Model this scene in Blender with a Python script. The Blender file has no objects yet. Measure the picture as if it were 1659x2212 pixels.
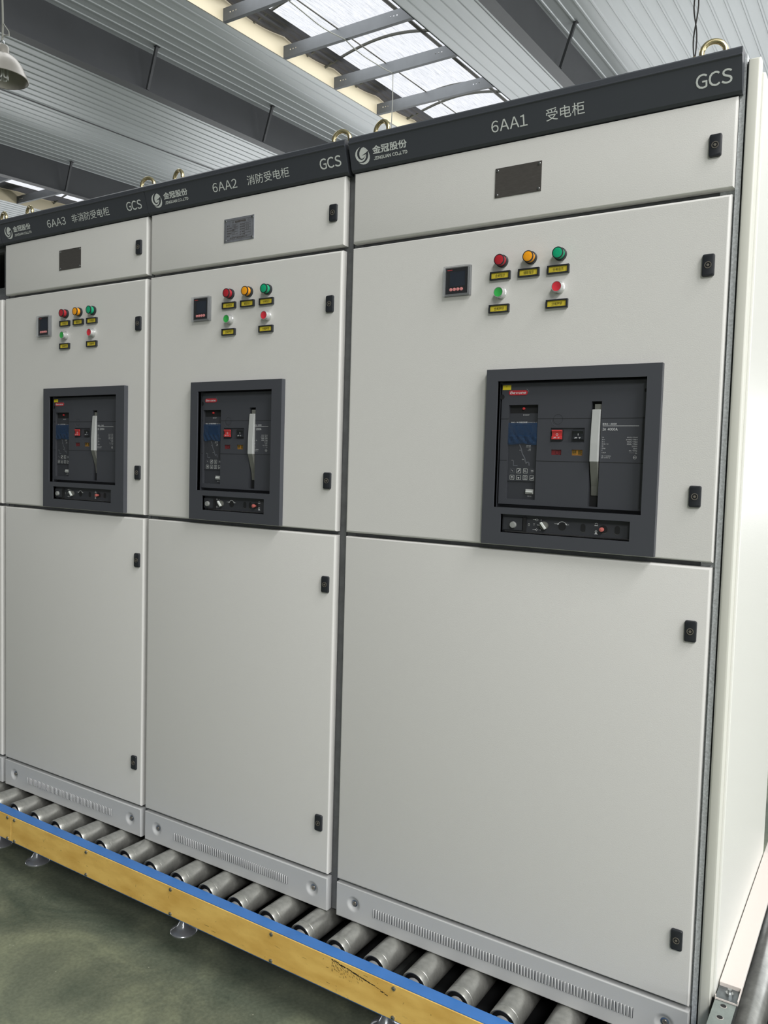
import bpy, bmesh, math, random
from mathutils import Vector, Matrix
random.seed(7)
S = bpy.context.scene
COL = S.collection
PI = math.pi

# ------------------------------------------------------------------ camera
FPX = 1735.0                                   # focal length in pixels of the 1659 x 2212 frame
ZB = 0.25                                      # height of the cabinets' base above the floor
CAM = Vector((0.31758, -1.83043, 1.29332 + ZB))
YAW, PITCH, ROLL = 0.56331, -0.05907, 0.02839
def cam_axes():
    cy, sy, cp, sp = math.cos(YAW), math.sin(YAW), math.cos(PITCH), math.sin(PITCH)
    f = Vector((-sy*cp, cy*cp, sp)); r = Vector((cy, sy, 0)); u = r.cross(f)
    c, s = math.cos(ROLL), math.sin(ROLL)
    return c*r + s*u, -s*r + c*u, f
_r, _u, _f = cam_axes()
cd = bpy.data.cameras.new('camera'); cam = bpy.data.objects.new('camera', cd); COL.objects.link(cam)
cd.sensor_fit = 'VERTICAL'; cd.sensor_height = 24.0; cd.lens = FPX/2212*24.0
cd.clip_start = 0.02; cd.clip_end = 300
cam.matrix_world = Matrix(((_r.x, _u.x, -_f.x, CAM.x), (_r.y, _u.y, -_f.y, CAM.y), (_r.z, _u.z, -_f.z, CAM.z), (0, 0, 0, 1)))
S.camera = cam

# ------------------------------------------------------------------ light and exposure
S.view_settings.view_transform = 'Standard'; S.view_settings.look = 'None'
S.view_settings.gamma = 1.0; S.view_settings.use_curve_mapping = False
S.view_settings.exposure = 0.0
W = bpy.data.worlds.new('world'); S.world = W; W.use_nodes = True
W.node_tree.nodes['Background'].inputs[0].default_value = (0.93, 0.97, 1.0, 1)
W.node_tree.nodes['Background'].inputs[1].default_value = 0.165
SKY_GLOW = 1.18                                # brightness of the translucent roof-light sheet overhead
def area(name, loc, rot, sx, sy, power, col):
    l = bpy.data.lights.new(name, 'AREA'); l.shape = 'RECTANGLE'; l.size = sx; l.size_y = sy
    l.energy = power; l.color = col
    o = bpy.data.objects.new(name, l); COL.objects.link(o); o.location = loc; o.rotation_euler = rot
    return o
# daylight through the next roof light, to the right of the camera
area('daylight_right_skylight', (4.7, -8.0, 7.6), (0, 0, 0), 1.7, 3.2, 760, (1.0, 0.985, 0.965))
area('daylight_right_skylight_near', (4.5, -1.9, 7.85), (0, 0, 0), 2.2, 3.6, 640, (1.0, 0.985, 0.965))
area('daylight_right_skylight_far', (4.9, 9.0, 8.35), (0, 0, 0), 2.5, 14.0, 350, (1.0, 0.985, 0.965))
# daylight through the roof light seen overhead
area('daylight_left_skylight', (-7.73, 9.0, 8.85), (math.atan(0.0536), 0, 0), 2.3, 18.0, 270, (0.95, 0.98, 1.0))
# added fill lamp, no door there: brightens the fronts towards the right
area('added_fill_side', (6.4, -3.8, 5.6), (0, PI/2, 0), 2.6, 3.5, 190, (1.0, 0.99, 0.97))
# added fill lamps, tilted up from four sides to brighten the ceiling
area('added_fill_right', (17.0, 5.0, 2.2), (0, math.radians(180-48), 0), 4.0, 34.0, 2700, (0.97, 0.985, 1.0))
area('added_fill_far', (-10.0, 27.0, 2.2), (math.radians(180+45), 0, 0), 38.0, 4.0, 2500, (0.95, 0.975, 1.0))
area('added_fill_left', (-33.0, 8.0, 2.2), (0, math.radians(180+45), 0), 4.0, 30.0, 1500, (0.97, 0.985, 1.0))
area('added_fill_rear', (-5.0, -27.0, 2.2), (math.radians(180-48), 0, 0), 34.0, 4.0, 150, (0.97, 0.985, 1.0))

# ------------------------------------------------------------------ materials
def lin(c):
    if isinstance(c, str):
        c = tuple(int(c[i:i+2], 16) for i in (0, 2, 4))
    out = []
    for v in c:
        v /= 255.0
        out.append(v/12.92 if v <= 0.04045 else ((v+0.055)/1.055)**2.4)
    return (*out, 1)
def mat(name, col, rough=0.5, metal=0.0, bump=None, var=None, spec=0.5, coat=0.0, stretch=None):
    """bump = (noise scale, strength); var = (noise scale, darkest, lightest factor on the base colour)"""
    m = bpy.data.materials.new(name); m.use_nodes = True
    nt = m.node_tree; b = nt.nodes['Principled BSDF']
    b.inputs['Base Color'].default_value = lin(col); b.inputs['Roughness'].default_value = rough
    b.inputs['Metallic'].default_value = metal; b.inputs['Specular IOR Level'].default_value = spec
    b.inputs['Coat Weight'].default_value = coat
    if bump or var:
        tc = nt.nodes.new('ShaderNodeTexCoord'); mp = nt.nodes.new('ShaderNodeMapping')
        nt.links.new(tc.outputs['Object'], mp.inputs[0])
        if stretch: mp.inputs['Scale'].default_value = stretch
    if bump:
        n = nt.nodes.new('ShaderNodeTexNoise'); n.inputs['Scale'].default_value = bump[0]; n.inputs['Detail'].default_value = 2
        bp = nt.nodes.new('ShaderNodeBump'); bp.inputs['Strength'].default_value = bump[1]; bp.inputs['Distance'].default_value = 0.001
        nt.links.new(mp.outputs[0], n.inputs['Vector']); nt.links.new(n.outputs[0], bp.inputs['Height']); nt.links.new(bp.outputs[0], b.inputs['Normal'])
    if var:
        n = nt.nodes.new('ShaderNodeTexNoise'); n.inputs['Scale'].default_value = var[0]; n.inputs['Detail'].default_value = 6; n.inputs['Roughness'].default_value = 0.65
        cr = nt.nodes.new('ShaderNodeValToRGB'); c = lin(col)
        cr.color_ramp.elements[0].position = 0.3; cr.color_ramp.elements[1].position = 0.72
        cr.color_ramp.elements[0].color = (*[min(1, v*var[1]) for v in c[:3]], 1); cr.color_ramp.elements[1].color = (*[min(1, v*var[2]) for v in c[:3]], 1)
        nt.links.new(mp.outputs[0], n.inputs['Vector']); nt.links.new(n.outputs[0], cr.inputs[0]); nt.links.new(cr.outputs[0], b.inputs['Base Color'])
    return m
M = {}
M['paint'] = mat('grey_powder_coat', 'd5d4d1', 0.42, bump=(420, 0.2))
M['side_paint'] = mat('grey_textured_coat', 'd6d6d0', 0.38, bump=(420, 0.3))
M['flange'] = mat('grey_flange_coat', 'cdcdc4', 0.4)
M['plinth'] = mat('plinth_grey_coat', 'bbbcbc', 0.4, bump=(900, 0.06))
M['galv'] = mat('galvanised_steel', 'd2d6d9', 0.42, 0.12, var=(190, 0.55, 1.12))
M['carcass'] = mat('carcass_steel', '6c6e70', 0.5, 0.3, var=(30, 0.8, 1.15))
M['dark_gap'] = mat('dark_gap_shade', '161719', 0.7)  # near-black standing in for shade in gaps and under the rollers
M['header'] = mat('charcoal_header_paint', '41444a', 0.36, bump=(700, 0.04))
M['ink'] = mat('pale_grey_ink', 'd3d7d4', 0.5)
M['white_ink'] = mat('white_ink', 'd8dadc', 0.5)
M['faint_ink'] = mat('faint_grey_ink', '5d6067', 0.5)
M['black_plastic'] = mat('black_plastic', '23262b', 0.4)
M['lock_metal'] = mat('lock_steel', '8f897f', 0.3, 0.6)
M['bezel'] = mat('breaker_grey_plastic', '43454b', 0.45, bump=(1500, 0.05))
M['body'] = mat('breaker_body_plastic', '3f4147', 0.45, bump=(1500, 0.05))
M['recess'] = mat('breaker_recess_plastic', '34363b', 0.55)
M['panel_face'] = mat('controller_face', '36383d', 0.4)
M['hole'] = mat('dark_hole', '17181a', 0.7)
M['handle'] = mat('handle_grey_plastic', 'b0b2b1', 0.4)
M['handle_dark'] = mat('lever_shade_knob_grey', '6a6b66', 0.5)  # also the knob's grey; on the lever it paints in shade
M['red'] = mat('red_plastic', 'c23a3c', 0.35)
M['plunger'] = mat('faded_red_plunger', 'bb6660', 0.4)
M['release'] = mat('grey_release_button', '8d8f8d', 0.4)
M['dull_red'] = mat('dull_red_window', '6d2529', 0.4)
M['amber_window'] = mat('amber_window', 'a8762e', 0.4)
M['badge'] = mat('red_badge', 'b42a33', 0.25, coat=0.5)
M['yellow'] = mat('yellow_label', 'd8c43c', 0.45)
M['yellow_tag'] = mat('yellow_sticker', 'ddca2e', 0.45)
M['label_ink'] = mat('dark_label_ink', '4a4415', 0.6)
M['lens_red'] = mat('red_lens', 'ae2630', 0.3)
M['lens_amber'] = mat('amber_lens', 'f0a01c', 0.3)
M['lens_green'] = mat('green_lens', '12a072', 0.3)
M['cap_green'] = mat('green_button_cap', '37a54c', 0.3)
M['cap_red'] = mat('red_button_cap', 'cc3340', 0.3)
M['chrome'] = mat('chrome', 'd9dbdd', 0.12, 1.0)
M['foot_chrome'] = mat('foot_plating', 'c3c5ca', 0.2, 0.7)
M['collar'] = mat('satin_button_collar', 'd2d3d2', 0.25, 0.55)
M['brass'] = mat('zinc_yellow_steel', 'cfc198', 0.26, 0.95, var=(60, 0.75, 1.15))
M['blank_plate'] = mat('blank_dark_nameplate', '53504d', 0.4, 0.25, var=(40, 0.85, 1.1), stretch=(1, 1, 6))
M['etched_plate'] = mat('etched_aluminium', 'a3a6ae', 0.34, 0.6, var=(30, 0.75, 1.1))
M['etch_ink'] = mat('etch_dark_ink', '55504c', 0.5)
M['screw'] = mat('bright_screw_steel', 'b4b6b6', 0.28, 1.0)
M['meter_face'] = mat('meter_black_face', '1d1e21', 0.22)
M['meter_screen'] = mat('meter_dark_screen', '1f2733', 0.12)
M['meter_key'] = mat('meter_pale_red_key', 'd98b8b', 0.4)
M['roller'] = mat('worn_roller_steel', 'c4c4be', 0.31, 0.78, var=(26, 0.62, 1.15), bump=(300, 0.06))
M['bearing'] = mat('bearing_black', '1b1b1d', 0.45)
M['hub'] = mat('hub_steel', 'd4d5d5', 0.25, 0.5)
M['blue'] = mat('blue_rail_paint', '3f78bf', 0.4, var=(9, 0.88, 1.08))
M['floor'] = None
M['rail_dark'] = mat('dark_rail_and_shade', '2b2d2c', 0.6)
M['bar_white'] = mat('white_filmed_steel', 'd3cac4', 0.45, bump=(260, 0.35))
M['strut'] = mat('grey_zinc_strut', '88918d', 0.4, 0.3, var=(60, .85, 1.1))
M['bracket'] = mat('dark_galvanised_bracket', '6f7577', 0.35, 0.7, var=(60, .75, 1.2))
M['beam'] = mat('dark_grey_beam_paint', '525356', 0.5, var=(0.9, 0.9, 1.08))
M['purlin'] = mat('purlin_zinc', '686b6e', 0.5, 0.15, var=(3, 0.9, 1.1))
M['cream'] = mat('cream_lining', 'f0e2c2', 0.5)
M['cloth'] = mat('grey_shade_cloth', '6d6c72', 0.9, var=(30, 0.8, 1.2), stretch=(3, .15, 3))
M['tube_grey'] = mat('grey_arch_tube', '7d7d76', 0.6)
M['rod'] = mat('dark_rod', '57544c', 0.6)
M['lamp_shade'] = mat('spun_aluminium', 'b5b0a8', 0.38, 0.35, var=(5, 0.88, 1.08))
M['lamp_in'] = mat('lamp_inside', '7c7b76', 0.5, 0.3)
M['lamp_glass'] = mat('lamp_tube_glass', 'c9cac4', 0.2)
M['cord'] = mat('pale_cord', 'a8a89f', 0.7)
M['dark_wire'] = mat('dark_wire', '3b3838', 0.6)

def transparent_mix(name, col, alpha, rough):
    m = bpy.data.materials.new(name); m.use_nodes = True; nt = m.node_tree
    b = nt.nodes['Principled BSDF']; out = nt.nodes['Material Output']
    b.inputs['Base Color'].default_value = lin(col); b.inputs['Roughness'].default_value = rough
    t = nt.nodes.new('ShaderNodeBsdfTransparent'); mx = nt.nodes.new('ShaderNodeMixShader'); mx.inputs[0].default_value = alpha
    nt.links.new(t.outputs[0], mx.inputs[1]); nt.links.new(b.outputs[0], mx.inputs[2]); nt.links.new(mx.outputs[0], out.inputs[0])
    return m
M['clear'] = transparent_mix('clear_plastic', 'a2a5a8', 0.36, 0.08)
M['clear_pane'] = transparent_mix('clear_pane', '8d9094', 0.06, 0.05)
M['film'] = transparent_mix('blue_protective_film', '234368', 0.45, 0.13)

def floor_material():
    m = bpy.data.materials.new('green_floor_paint'); m.use_nodes = True; nt = m.node_tree; b = nt.nodes['Principled BSDF']
    tc = nt.nodes.new('ShaderNodeTexCoord')
    n1 = nt.nodes.new('ShaderNodeTexNoise'); n1.inputs['Scale'].default_value = 2.6; n1.inputs['Detail'].default_value = 9; n1.inputs['Roughness'].default_value = 0.62
    n1.inputs['Distortion'].default_value = 0.6
    n2 = nt.nodes.new('ShaderNodeTexNoise'); n2.inputs['Scale'].default_value = 90; n2.inputs['Detail'].default_value = 4
    n3 = nt.nodes.new('ShaderNodeTexVoronoi'); n3.inputs['Scale'].default_value = 16
    for n in (n1, n2, n3): nt.links.new(tc.outputs['Object'], n.inputs['Vector'])
    r1 = nt.nodes.new('ShaderNodeValToRGB'); e = r1.color_ramp.elements
    e[0].position = 0.33; e[0].color = lin('4d584b'); e[1].position = 0.7; e[1].color = lin('949a7e')
    k = e.new(0.5); k.color = lin('6f7664')
    r2 = nt.nodes.new('ShaderNodeValToRGB'); r2.color_ramp.elements[0].position = 0.3; r2.color_ramp.elements[0].color = (.72, .72, .72, 1); r2.color_ramp.elements[1].position = .7
    r3 = nt.nodes.new('ShaderNodeValToRGB'); r3.color_ramp.elements[0].position = 0.018; r3.color_ramp.elements[0].color = (1, 1, 1, 1)
    r3.color_ramp.elements[1].position = 0.03; r3.color_ramp.elements[1].color = (0, 0, 0, 1)
    mx = nt.nodes.new('ShaderNodeMixRGB'); mx.blend_type = 'MULTIPLY'; mx.inputs[0].default_value = 1
    m2 = nt.nodes.new('ShaderNodeMixRGB'); m2.inputs[2].default_value = lin('a9aa98')
    nt.links.new(n1.outputs[0], r1.inputs[0]); nt.links.new(n2.outputs[0], r2.inputs[0]); nt.links.new(n3.outputs['Distance'], r3.inputs[0])
    nt.links.new(r1.outputs[0], mx.inputs[1]); nt.links.new(r2.outputs[0], mx.inputs[2])
    nt.links.new(r3.outputs[0], m2.inputs[0]); nt.links.new(mx.outputs[0], m2.inputs[1]); nt.links.new(m2.outputs[0], b.inputs['Base Color'])
    b.inputs['Roughness'].default_value = 0.5
    return m
M['floor'] = floor_material()
def scuffed_yellow():
    m = bpy.data.materials.new('scuffed_yellow_paint'); m.use_nodes = True; nt = m.node_tree; b = nt.nodes['Principled BSDF']
    tc = nt.nodes.new('ShaderNodeTexCoord'); mp = nt.nodes.new('ShaderNodeMapping'); mp.inputs['Scale'].default_value = (3, 3, 9)
    nt.links.new(tc.outputs['Object'], mp.inputs[0])
    n1 = nt.nodes.new('ShaderNodeTexNoise'); n1.inputs['Scale'].default_value = 3.0; n1.inputs['Detail'].default_value = 8
    n2 = nt.nodes.new('ShaderNodeTexNoise'); n2.inputs['Scale'].default_value = 9; n2.inputs['Detail'].default_value = 12; n2.inputs['Roughness'].default_value = 0.8
    r1 = nt.nodes.new('ShaderNodeValToRGB'); r1.color_ramp.elements[0].color = lin('d6a952'); r1.color_ramp.elements[1].color = lin('edc56c')
    r1.color_ramp.elements[0].position = .3; r1.color_ramp.elements[1].position = .65
    r2 = nt.nodes.new('ShaderNodeValToRGB'); r2.color_ramp.elements[0].position = .31; r2.color_ramp.elements[0].color = (.35, .35, .35, 1)
    r2.color_ramp.elements[1].position = .40; r2.color_ramp.elements[1].color = (1, 1, 1, 1)
    mx = nt.nodes.new('ShaderNodeMixRGB'); mx.blend_type = 'MULTIPLY'; mx.inputs[0].default_value = .8
    nt.links.new(mp.outputs[0], n1.inputs['Vector']); nt.links.new(mp.outputs[0], n2.inputs['Vector'])
    nt.links.new(n1.outputs[0], r1.inputs[0]); nt.links.new(n2.outputs[0], r2.inputs[0])
    nt.links.new(r1.outputs[0], mx.inputs[1]); nt.links.new(r2.outputs[0], mx.inputs[2]); nt.links.new(mx.outputs[0], b.inputs['Base Color'])
    b.inputs['Roughness'].default_value = 0.48
    return m
M['guard'] = scuffed_yellow()
def ceiling_material():
    m = mat('grey_ceiling_sheet', 'cdd1d4', 0.34, 0.05, var=(1.3, 0.9, 1.08), stretch=(1, .12, 1))
    return m
M['ceiling'] = ceiling_material()
def skylight_material():
    m = bpy.data.materials.new('translucent_roof_sheet'); m.use_nodes = True; nt = m.node_tree
    for n in list(nt.nodes): nt.nodes.remove(n)
    out = nt.nodes.new('ShaderNodeOutputMaterial'); em = nt.nodes.new('ShaderNodeEmission')
    tc = nt.nodes.new('ShaderNodeTexCoord'); mp = nt.nodes.new('ShaderNodeMapping'); mp.inputs['Scale'].default_value = (58, 1.5, 1)
    mp.inputs['Rotation'].default_value = (0, 0, 0.03)
    n1 = nt.nodes.new('ShaderNodeTexNoise'); n1.inputs['Scale'].default_value = 1.6; n1.inputs['Detail'].default_value = 8; n1.inputs['Roughness'].default_value = .75
    r1 = nt.nodes.new('ShaderNodeValToRGB'); e = r1.color_ramp.elements
    e[0].position = 0.34; e[0].color = lin('b4b7bd'); e[1].position = 0.56; e[1].color = lin('f6f8fc'); k = e.new(.44); k.color = lin('e2e6ed')
    mp2 = nt.nodes.new('ShaderNodeMapping'); mp2.inputs['Scale'].default_value = (7, 40, 1)
    n2 = nt.nodes.new('ShaderNodeTexNoise'); n2.inputs['Scale'].default_value = 6; n2.inputs['Detail'].default_value = 3
    r2 = nt.nodes.new('ShaderNodeValToRGB'); r2.color_ramp.elements[0].position = .3; r2.color_ramp.elements[0].color = (.8, .8, .8, 1); r2.color_ramp.elements[1].position = .6
    mx = nt.nodes.new('ShaderNodeMixRGB'); mx.blend_type = 'MULTIPLY'; mx.inputs[0].default_value = 1
    nt.links.new(tc.outputs['Object'], mp.inputs[0]); nt.links.new(mp.outputs[0], n1.inputs['Vector']); nt.links.new(n1.outputs[0], r1.inputs[0])
    nt.links.new(tc.outputs['Object'], mp2.inputs[0]); nt.links.new(mp2.outputs[0], n2.inputs['Vector']); nt.links.new(n2.outputs[0], r2.inputs[0])
    nt.links.new(r1.outputs[0], mx.inputs[1]); nt.links.new(r2.outputs[0], mx.inputs[2])
    nt.links.new(mx.outputs[0], em.inputs[0]); em.inputs[1].default_value = SKY_GLOW
    nt.links.new(em.outputs[0], out.inputs[0])
    return m
M['sky_sheet'] = skylight_material()

# ------------------------------------------------------------------ mesh helpers
_txt = {}
def text_geo(body, bold=0.0, res=3):
    """outline of a string; Latin letters are set from their full-width forms, closed up by hand"""
    key = (body, bold, res)
    if key not in _txt and any('!' <= ch <= '~' for ch in body):
        v = []; f = []; x = 0.0
        for ch in body:
            if ch == ' ': x += .28; continue
            wide = not ('!' <= ch <= '~')
            gv, gf, a, b, c, d = text_geo(ch if wide else chr(ord(ch)+0xFEE0), bold, res)
            if not gv: continue
            o = len(v); dx = x if wide else x+.045-a
            v += [(p+dx, q) for p, q in gv]; f += [tuple(i+o for i in g) for g in gf]
            x += 1.0 if wide else (b-a)+(.09 if ch not in 'AVLT' else .055)
        xs = [a for a, _ in v]; ys = [b for _, b in v]
        _txt[key] = (v, f, min(xs), max(xs), min(ys), max(ys))
    if key not in _txt:
        c = bpy.data.curves.new('lettering_source', 'FONT'); c.body = body; c.resolution_u = res; c.offset = bold
        o = bpy.data.objects.new('lettering_source', c); COL.objects.link(o)
        me = bpy.data.meshes.new_from_object(o.evaluated_get(bpy.context.evaluated_depsgraph_get()))
        v = [(p.co.x, p.co.y) for p in me.vertices]; f = [tuple(q.vertices) for q in me.polygons]
        bpy.data.objects.remove(o); bpy.data.curves.remove(c); bpy.data.meshes.remove(me)
        xs = [a for a, _ in v] or [0, 1]; ys = [b for _, b in v] or [0, 1]
        _txt[key] = (v, f, min(xs), max(xs), min(ys), max(ys))
    return _txt[key]

class MB:
    def __init__(s): s.v = []; s.f = []; s.m = []; s.mats = []
    def mi(s, m):
        if m not in s.mats: s.mats.append(m)
        return s.mats.index(m)
    def add(s, vs, fs, m):
        o = len(s.v); k = s.mi(m); s.v += [tuple(p) for p in vs]
        for f in fs: s.f.append(tuple(i+o for i in f)); s.m.append(k)
    def box(s, x0, x1, y0, y1, z0, z1, m):
        s.add([(x0,y0,z0),(x1,y0,z0),(x1,y1,z0),(x0,y1,z0),(x0,y0,z1),(x1,y0,z1),(x1,y1,z1),(x0,y1,z1)],
              [(0,3,2,1),(4,5,6,7),(0,1,5,4),(1,2,6,5),(2,3,7,6),(3,0,4,7)], m)
    def quad(s, a, b, c, d, m): s.add([a, b, c, d], [(0,1,2,3)], m)
    def poly(s, pts, y, m):                      # flat polygon in the XZ plane
        s.add([(x, y, z) for x, z in pts], [tuple(range(len(pts)))], m)
    def prism(s, pts, axis, a, b, m):            # polygon swept along an axis
        def P(p, t): return {'x': (t, p[0], p[1]), 'y': (p[0], t, p[1]), 'z': (p[0], p[1], t)}[axis]
        n = len(pts)
        s.add([P(p, a) for p in pts]+[P(p, b) for p in pts],
              [tuple(range(n)), tuple(range(2*n-1, n-1, -1))]+[(i, i+n, (i+1) % n+n, (i+1) % n) for i in range(n)], m)
    def lathe(s, prof, c, axis, m, seg=24, cap=True):   # prof = [(radius, height)]
        vs = []; fs = []
        for r, h in prof:
            for i in range(seg):
                a = 2*PI*i/seg; p, q = r*math.cos(a), r*math.sin(a)
                vs.append({'x': (c[0]+h, c[1]+p, c[2]+q), 'y': (c[0]+p, c[1]+h, c[2]+q), 'z': (c[0]+p, c[1]+q, c[2]+h)}[axis])
        for j in range(len(prof)-1):
            for i in range(seg):
                k = (i+1) % seg; fs.append((j*seg+i, j*seg+k, (j+1)*seg+k, (j+1)*seg+i))
        if cap:
            fs.append(tuple(range(seg))); n = (len(prof)-1)*seg; fs.append(tuple(range(n+seg-1, n-1, -1)))
        s.add(vs, fs, m)
    def tube(s, path, r, m, seg=8, closed=False):
        P = [Vector(p) for p in path]; n = len(P); vs = []; fs = []; up = None
        for i, p in enumerate(P):
            a = P[(i-1) % n] if (closed or i > 0) else p; b = P[(i+1) % n] if (closed or i < n-1) else p
            t = (b-a).normalized()
            if up is None: up = t.orthogonal().normalized()
            up = (up - t*up.dot(t)).normalized(); w = t.cross(up)
            for k in range(seg):
                g = 2*PI*k/seg; vs.append(p+up*r*math.cos(g)+w*r*math.sin(g))
        for i in range(n if closed else n-1):
            j = (i+1) % n
            for k in range(seg):
                l = (k+1) % seg; fs.append((i*seg+k, i*seg+l, j*seg+l, j*seg+k))
        if not closed: fs += [tuple(range(seg-1, -1, -1)), tuple(range((n-1)*seg, n*seg))]
        s.add(vs, fs, m)
    def pan(s, x0, x1, z0, z1, y0, y1, b, m, n=3, hole=None, front=True):   # folded sheet pan: flat front, rounded edges, sides
        vs = []; fs = []
        for i in range(n+1):
            a = PI/2*i/n; ins = b*(1-math.sin(a)); y = y0+b*(1-math.cos(a))
            vs += [(x0+ins, y, z0+ins), (x1-ins, y, z0+ins), (x1-ins, y, z1-ins), (x0+ins, y, z1-ins)]
        vs += [(x0, y1, z0), (x1, y1, z0), (x1, y1, z1), (x0, y1, z1)]
        for i in range(n+1):
            for k in range(4): fs.append((i*4+k, i*4+(k+1) % 4, i*4+4+(k+1) % 4, i*4+4+k))
        fs.append((n*4+4, n*4+5, n*4+6, n*4+7))
        if front and not hole: fs.append((0, 1, 2, 3))
        s.add(vs, fs, m)
        if hole:
            a, bb, c, d = hole; X = [x0+b, a, bb, x1-b]; Z = [z0+b, c, d, z1-b]
            for i in range(3):
                for j in range(3):
                    if (i, j) != (1, 1): s.quad((X[i], y0, Z[j]), (X[i+1], y0, Z[j]), (X[i+1], y0, Z[j+1]), (X[i], y0, Z[j+1]), m)
            for p, q in (((a, c), (bb, c)), ((bb, c), (bb, d)), ((bb, d), (a, d)), ((a, d), (a, c))):
                s.quad((p[0], y0, p[1]), (q[0], y0, q[1]), (q[0], y1, q[1]), (p[0], y1, p[1]), m)
    def plate(s, X, Z, holes, yf, yb, m, wall=None):   # flat plate with rectangular holes (x0,x1,z0,z1), thickness yf..yb
        X = sorted(set(X+[h[i] for h in holes for i in (0, 1)])); Z = sorted(set(Z+[h[i] for h in holes for i in (2, 3)]))
        def solid(i, j):
            if not (0 <= i < len(X)-1 and 0 <= j < len(Z)-1): return False
            cx, cz = (X[i]+X[i+1])/2, (Z[j]+Z[j+1])/2
            return not any(h[0] < cx < h[1] and h[2] < cz < h[3] for h in holes)
        for i in range(len(X)-1):
            for j in range(len(Z)-1):
                if not solid(i, j): continue
                a, b, c, d = X[i], X[i+1], Z[j], Z[j+1]
                s.quad((a, yf, c), (b, yf, c), (b, yf, d), (a, yf, d), m); s.quad((a, yb, c), (b, yb, c), (b, yb, d), (a, yb, d), m)
                for di, dj, p, q in ((-1, 0, (a, c), (a, d)), (1, 0, (b, c), (b, d)), (0, -1, (a, c), (b, c)), (0, 1, (a, d), (b, d))):
                    if not solid(i+di, j+dj):
                        s.quad((p[0], yf, p[1]), (q[0], yf, q[1]), (q[0], yb, q[1]), (p[0], yb, p[1]), wall or m)
    def text(s, body, x, z, h, m, y, w=None, align='l', bold=0.0, shear=0.0, res=3, cap=False, fat=0.0):
        """lettering in the XZ plane; h = height of the string (or of a capital when cap); z = bottom of it"""
        v, f, a, b, c, d = text_geo(body, bold, res)
        if not v: return
        if cap:
            _, _, _, _, c0, d0 = text_geo('H', bold, res); k = h/(d0-c0); c = c0
        else: k = h/max(d-c, 1e-6)
        kx = k if w is None else w/max(b-a, 1e-6)
        wd = kx*(b-a); ox = {'l': x, 'r': x-wd, 'c': x-wd/2}[align]
        for i, (fx, fz) in enumerate(((-fat, -fat), (fat, -fat), (-fat, fat), (fat, fat)) if fat else ((0, 0),)):
            s.add([(ox+(p-a)*kx+(q-c)*k*shear+fx, y-.00006*i, z+(q-c)*k+fz) for p, q in v], f, m)
    def disc(s, x, z, r, y, m, seg=20, rz=None):
        s.poly([(x+r*math.cos(2*PI*i/seg), z+(rz or r)*math.sin(2*PI*i/seg)) for i in range(seg)], y, m)
    def ring(s, x, z, r0, r1, y, m, a0=0.0, a1=2*PI, seg=24):
        for i in range(seg):
            p, q = a0+(a1-a0)*i/seg, a0+(a1-a0)*(i+1)/seg
            s.quad(*[(x+r*math.cos(t), y, z+r*math.sin(t)) for r, t in ((r0, p), (r1, p), (r1, q), (r0, q))], m)
    def line(s, pts, w, y, m):                   # printed line of width w
        for (a, b), (c, d) in zip(pts, pts[1:]):
            L = math.hypot(c-a, d-b) or 1; nx, nz = -(d-b)/L*w/2, (c-a)/L*w/2
            s.quad((a+nx, y, b+nz), (c+nx, y, d+nz), (c-nx, y, d-nz), (a-nx, y, b-nz), m)

BASE = {}
def link(name, data, parent, at):
    o = bpy.data.objects.new(name, data); COL.objects.link(o)
    BASE[o] = Vector(at)
    if parent is not None: o.parent = parent; o.location = Vector(at)-BASE[parent]
    else: o.location = at
    return o
def build(mb, name, parent=None, at=(0, 0, 0), smooth=True, bevel=None, ang=0.7, local=False):
    """link the mesh as ONE object; its vertices are in the frame of the cabinets' base unless local (then around at)"""
    me = bpy.data.meshes.new(name); at = Vector(at)
    vs = mb.v if local else [(p[0]-at.x, p[1]-at.y, p[2]-at.z) for p in mb.v]
    me.from_pydata(vs, [], mb.f)
    for m in mb.mats: me.materials.append(m)
    me.polygons.foreach_set('material_index', mb.m)
    bm = bmesh.new(); bm.from_mesh(me); bmesh.ops.recalc_face_normals(bm, faces=bm.faces); bm.to_mesh(me); bm.free()
    if smooth:
        me.polygons.foreach_set('use_smooth', [True]*len(me.polygons)); me.set_sharp_from_angle(angle=ang)
    o = link(name, me, parent, at)
    if bevel:
        b = o.modifiers.new('bevel', 'BEVEL'); b.width = bevel; b.segments = 2; b.limit_method = 'ANGLE'; b.angle_limit = 0.8
    return o
def thing(name, label, cat, at, group=None):
    o = link(name, None, None, at); o['label'] = label; o['category'] = cat
    o.empty_display_size = 0.1
    if group: o['group'] = group
    return o
def tag(o, label, cat, group=None):
    o['label'] = label; o['category'] = cat
    if group: o['group'] = group
    return o
def struct(o): o['kind'] = 'structure'; return o
def dup(o, parent, at, label=None):              # a copy of a part (mesh data shared) at another place
    c = o.copy(); COL.objects.link(c); c.parent = parent; BASE[c] = Vector(at); c.location = Vector(at)-BASE[parent]
    return c
def Z(z): return z+ZB

# ------------------------------------------------------------------ floor
f = MB(); f.quad((-45, -40, 0), (30, -40, 0), (30, 45, 0), (-45, 45, 0), M['floor'])
struct(build(f, 'floor', smooth=False))

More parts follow.
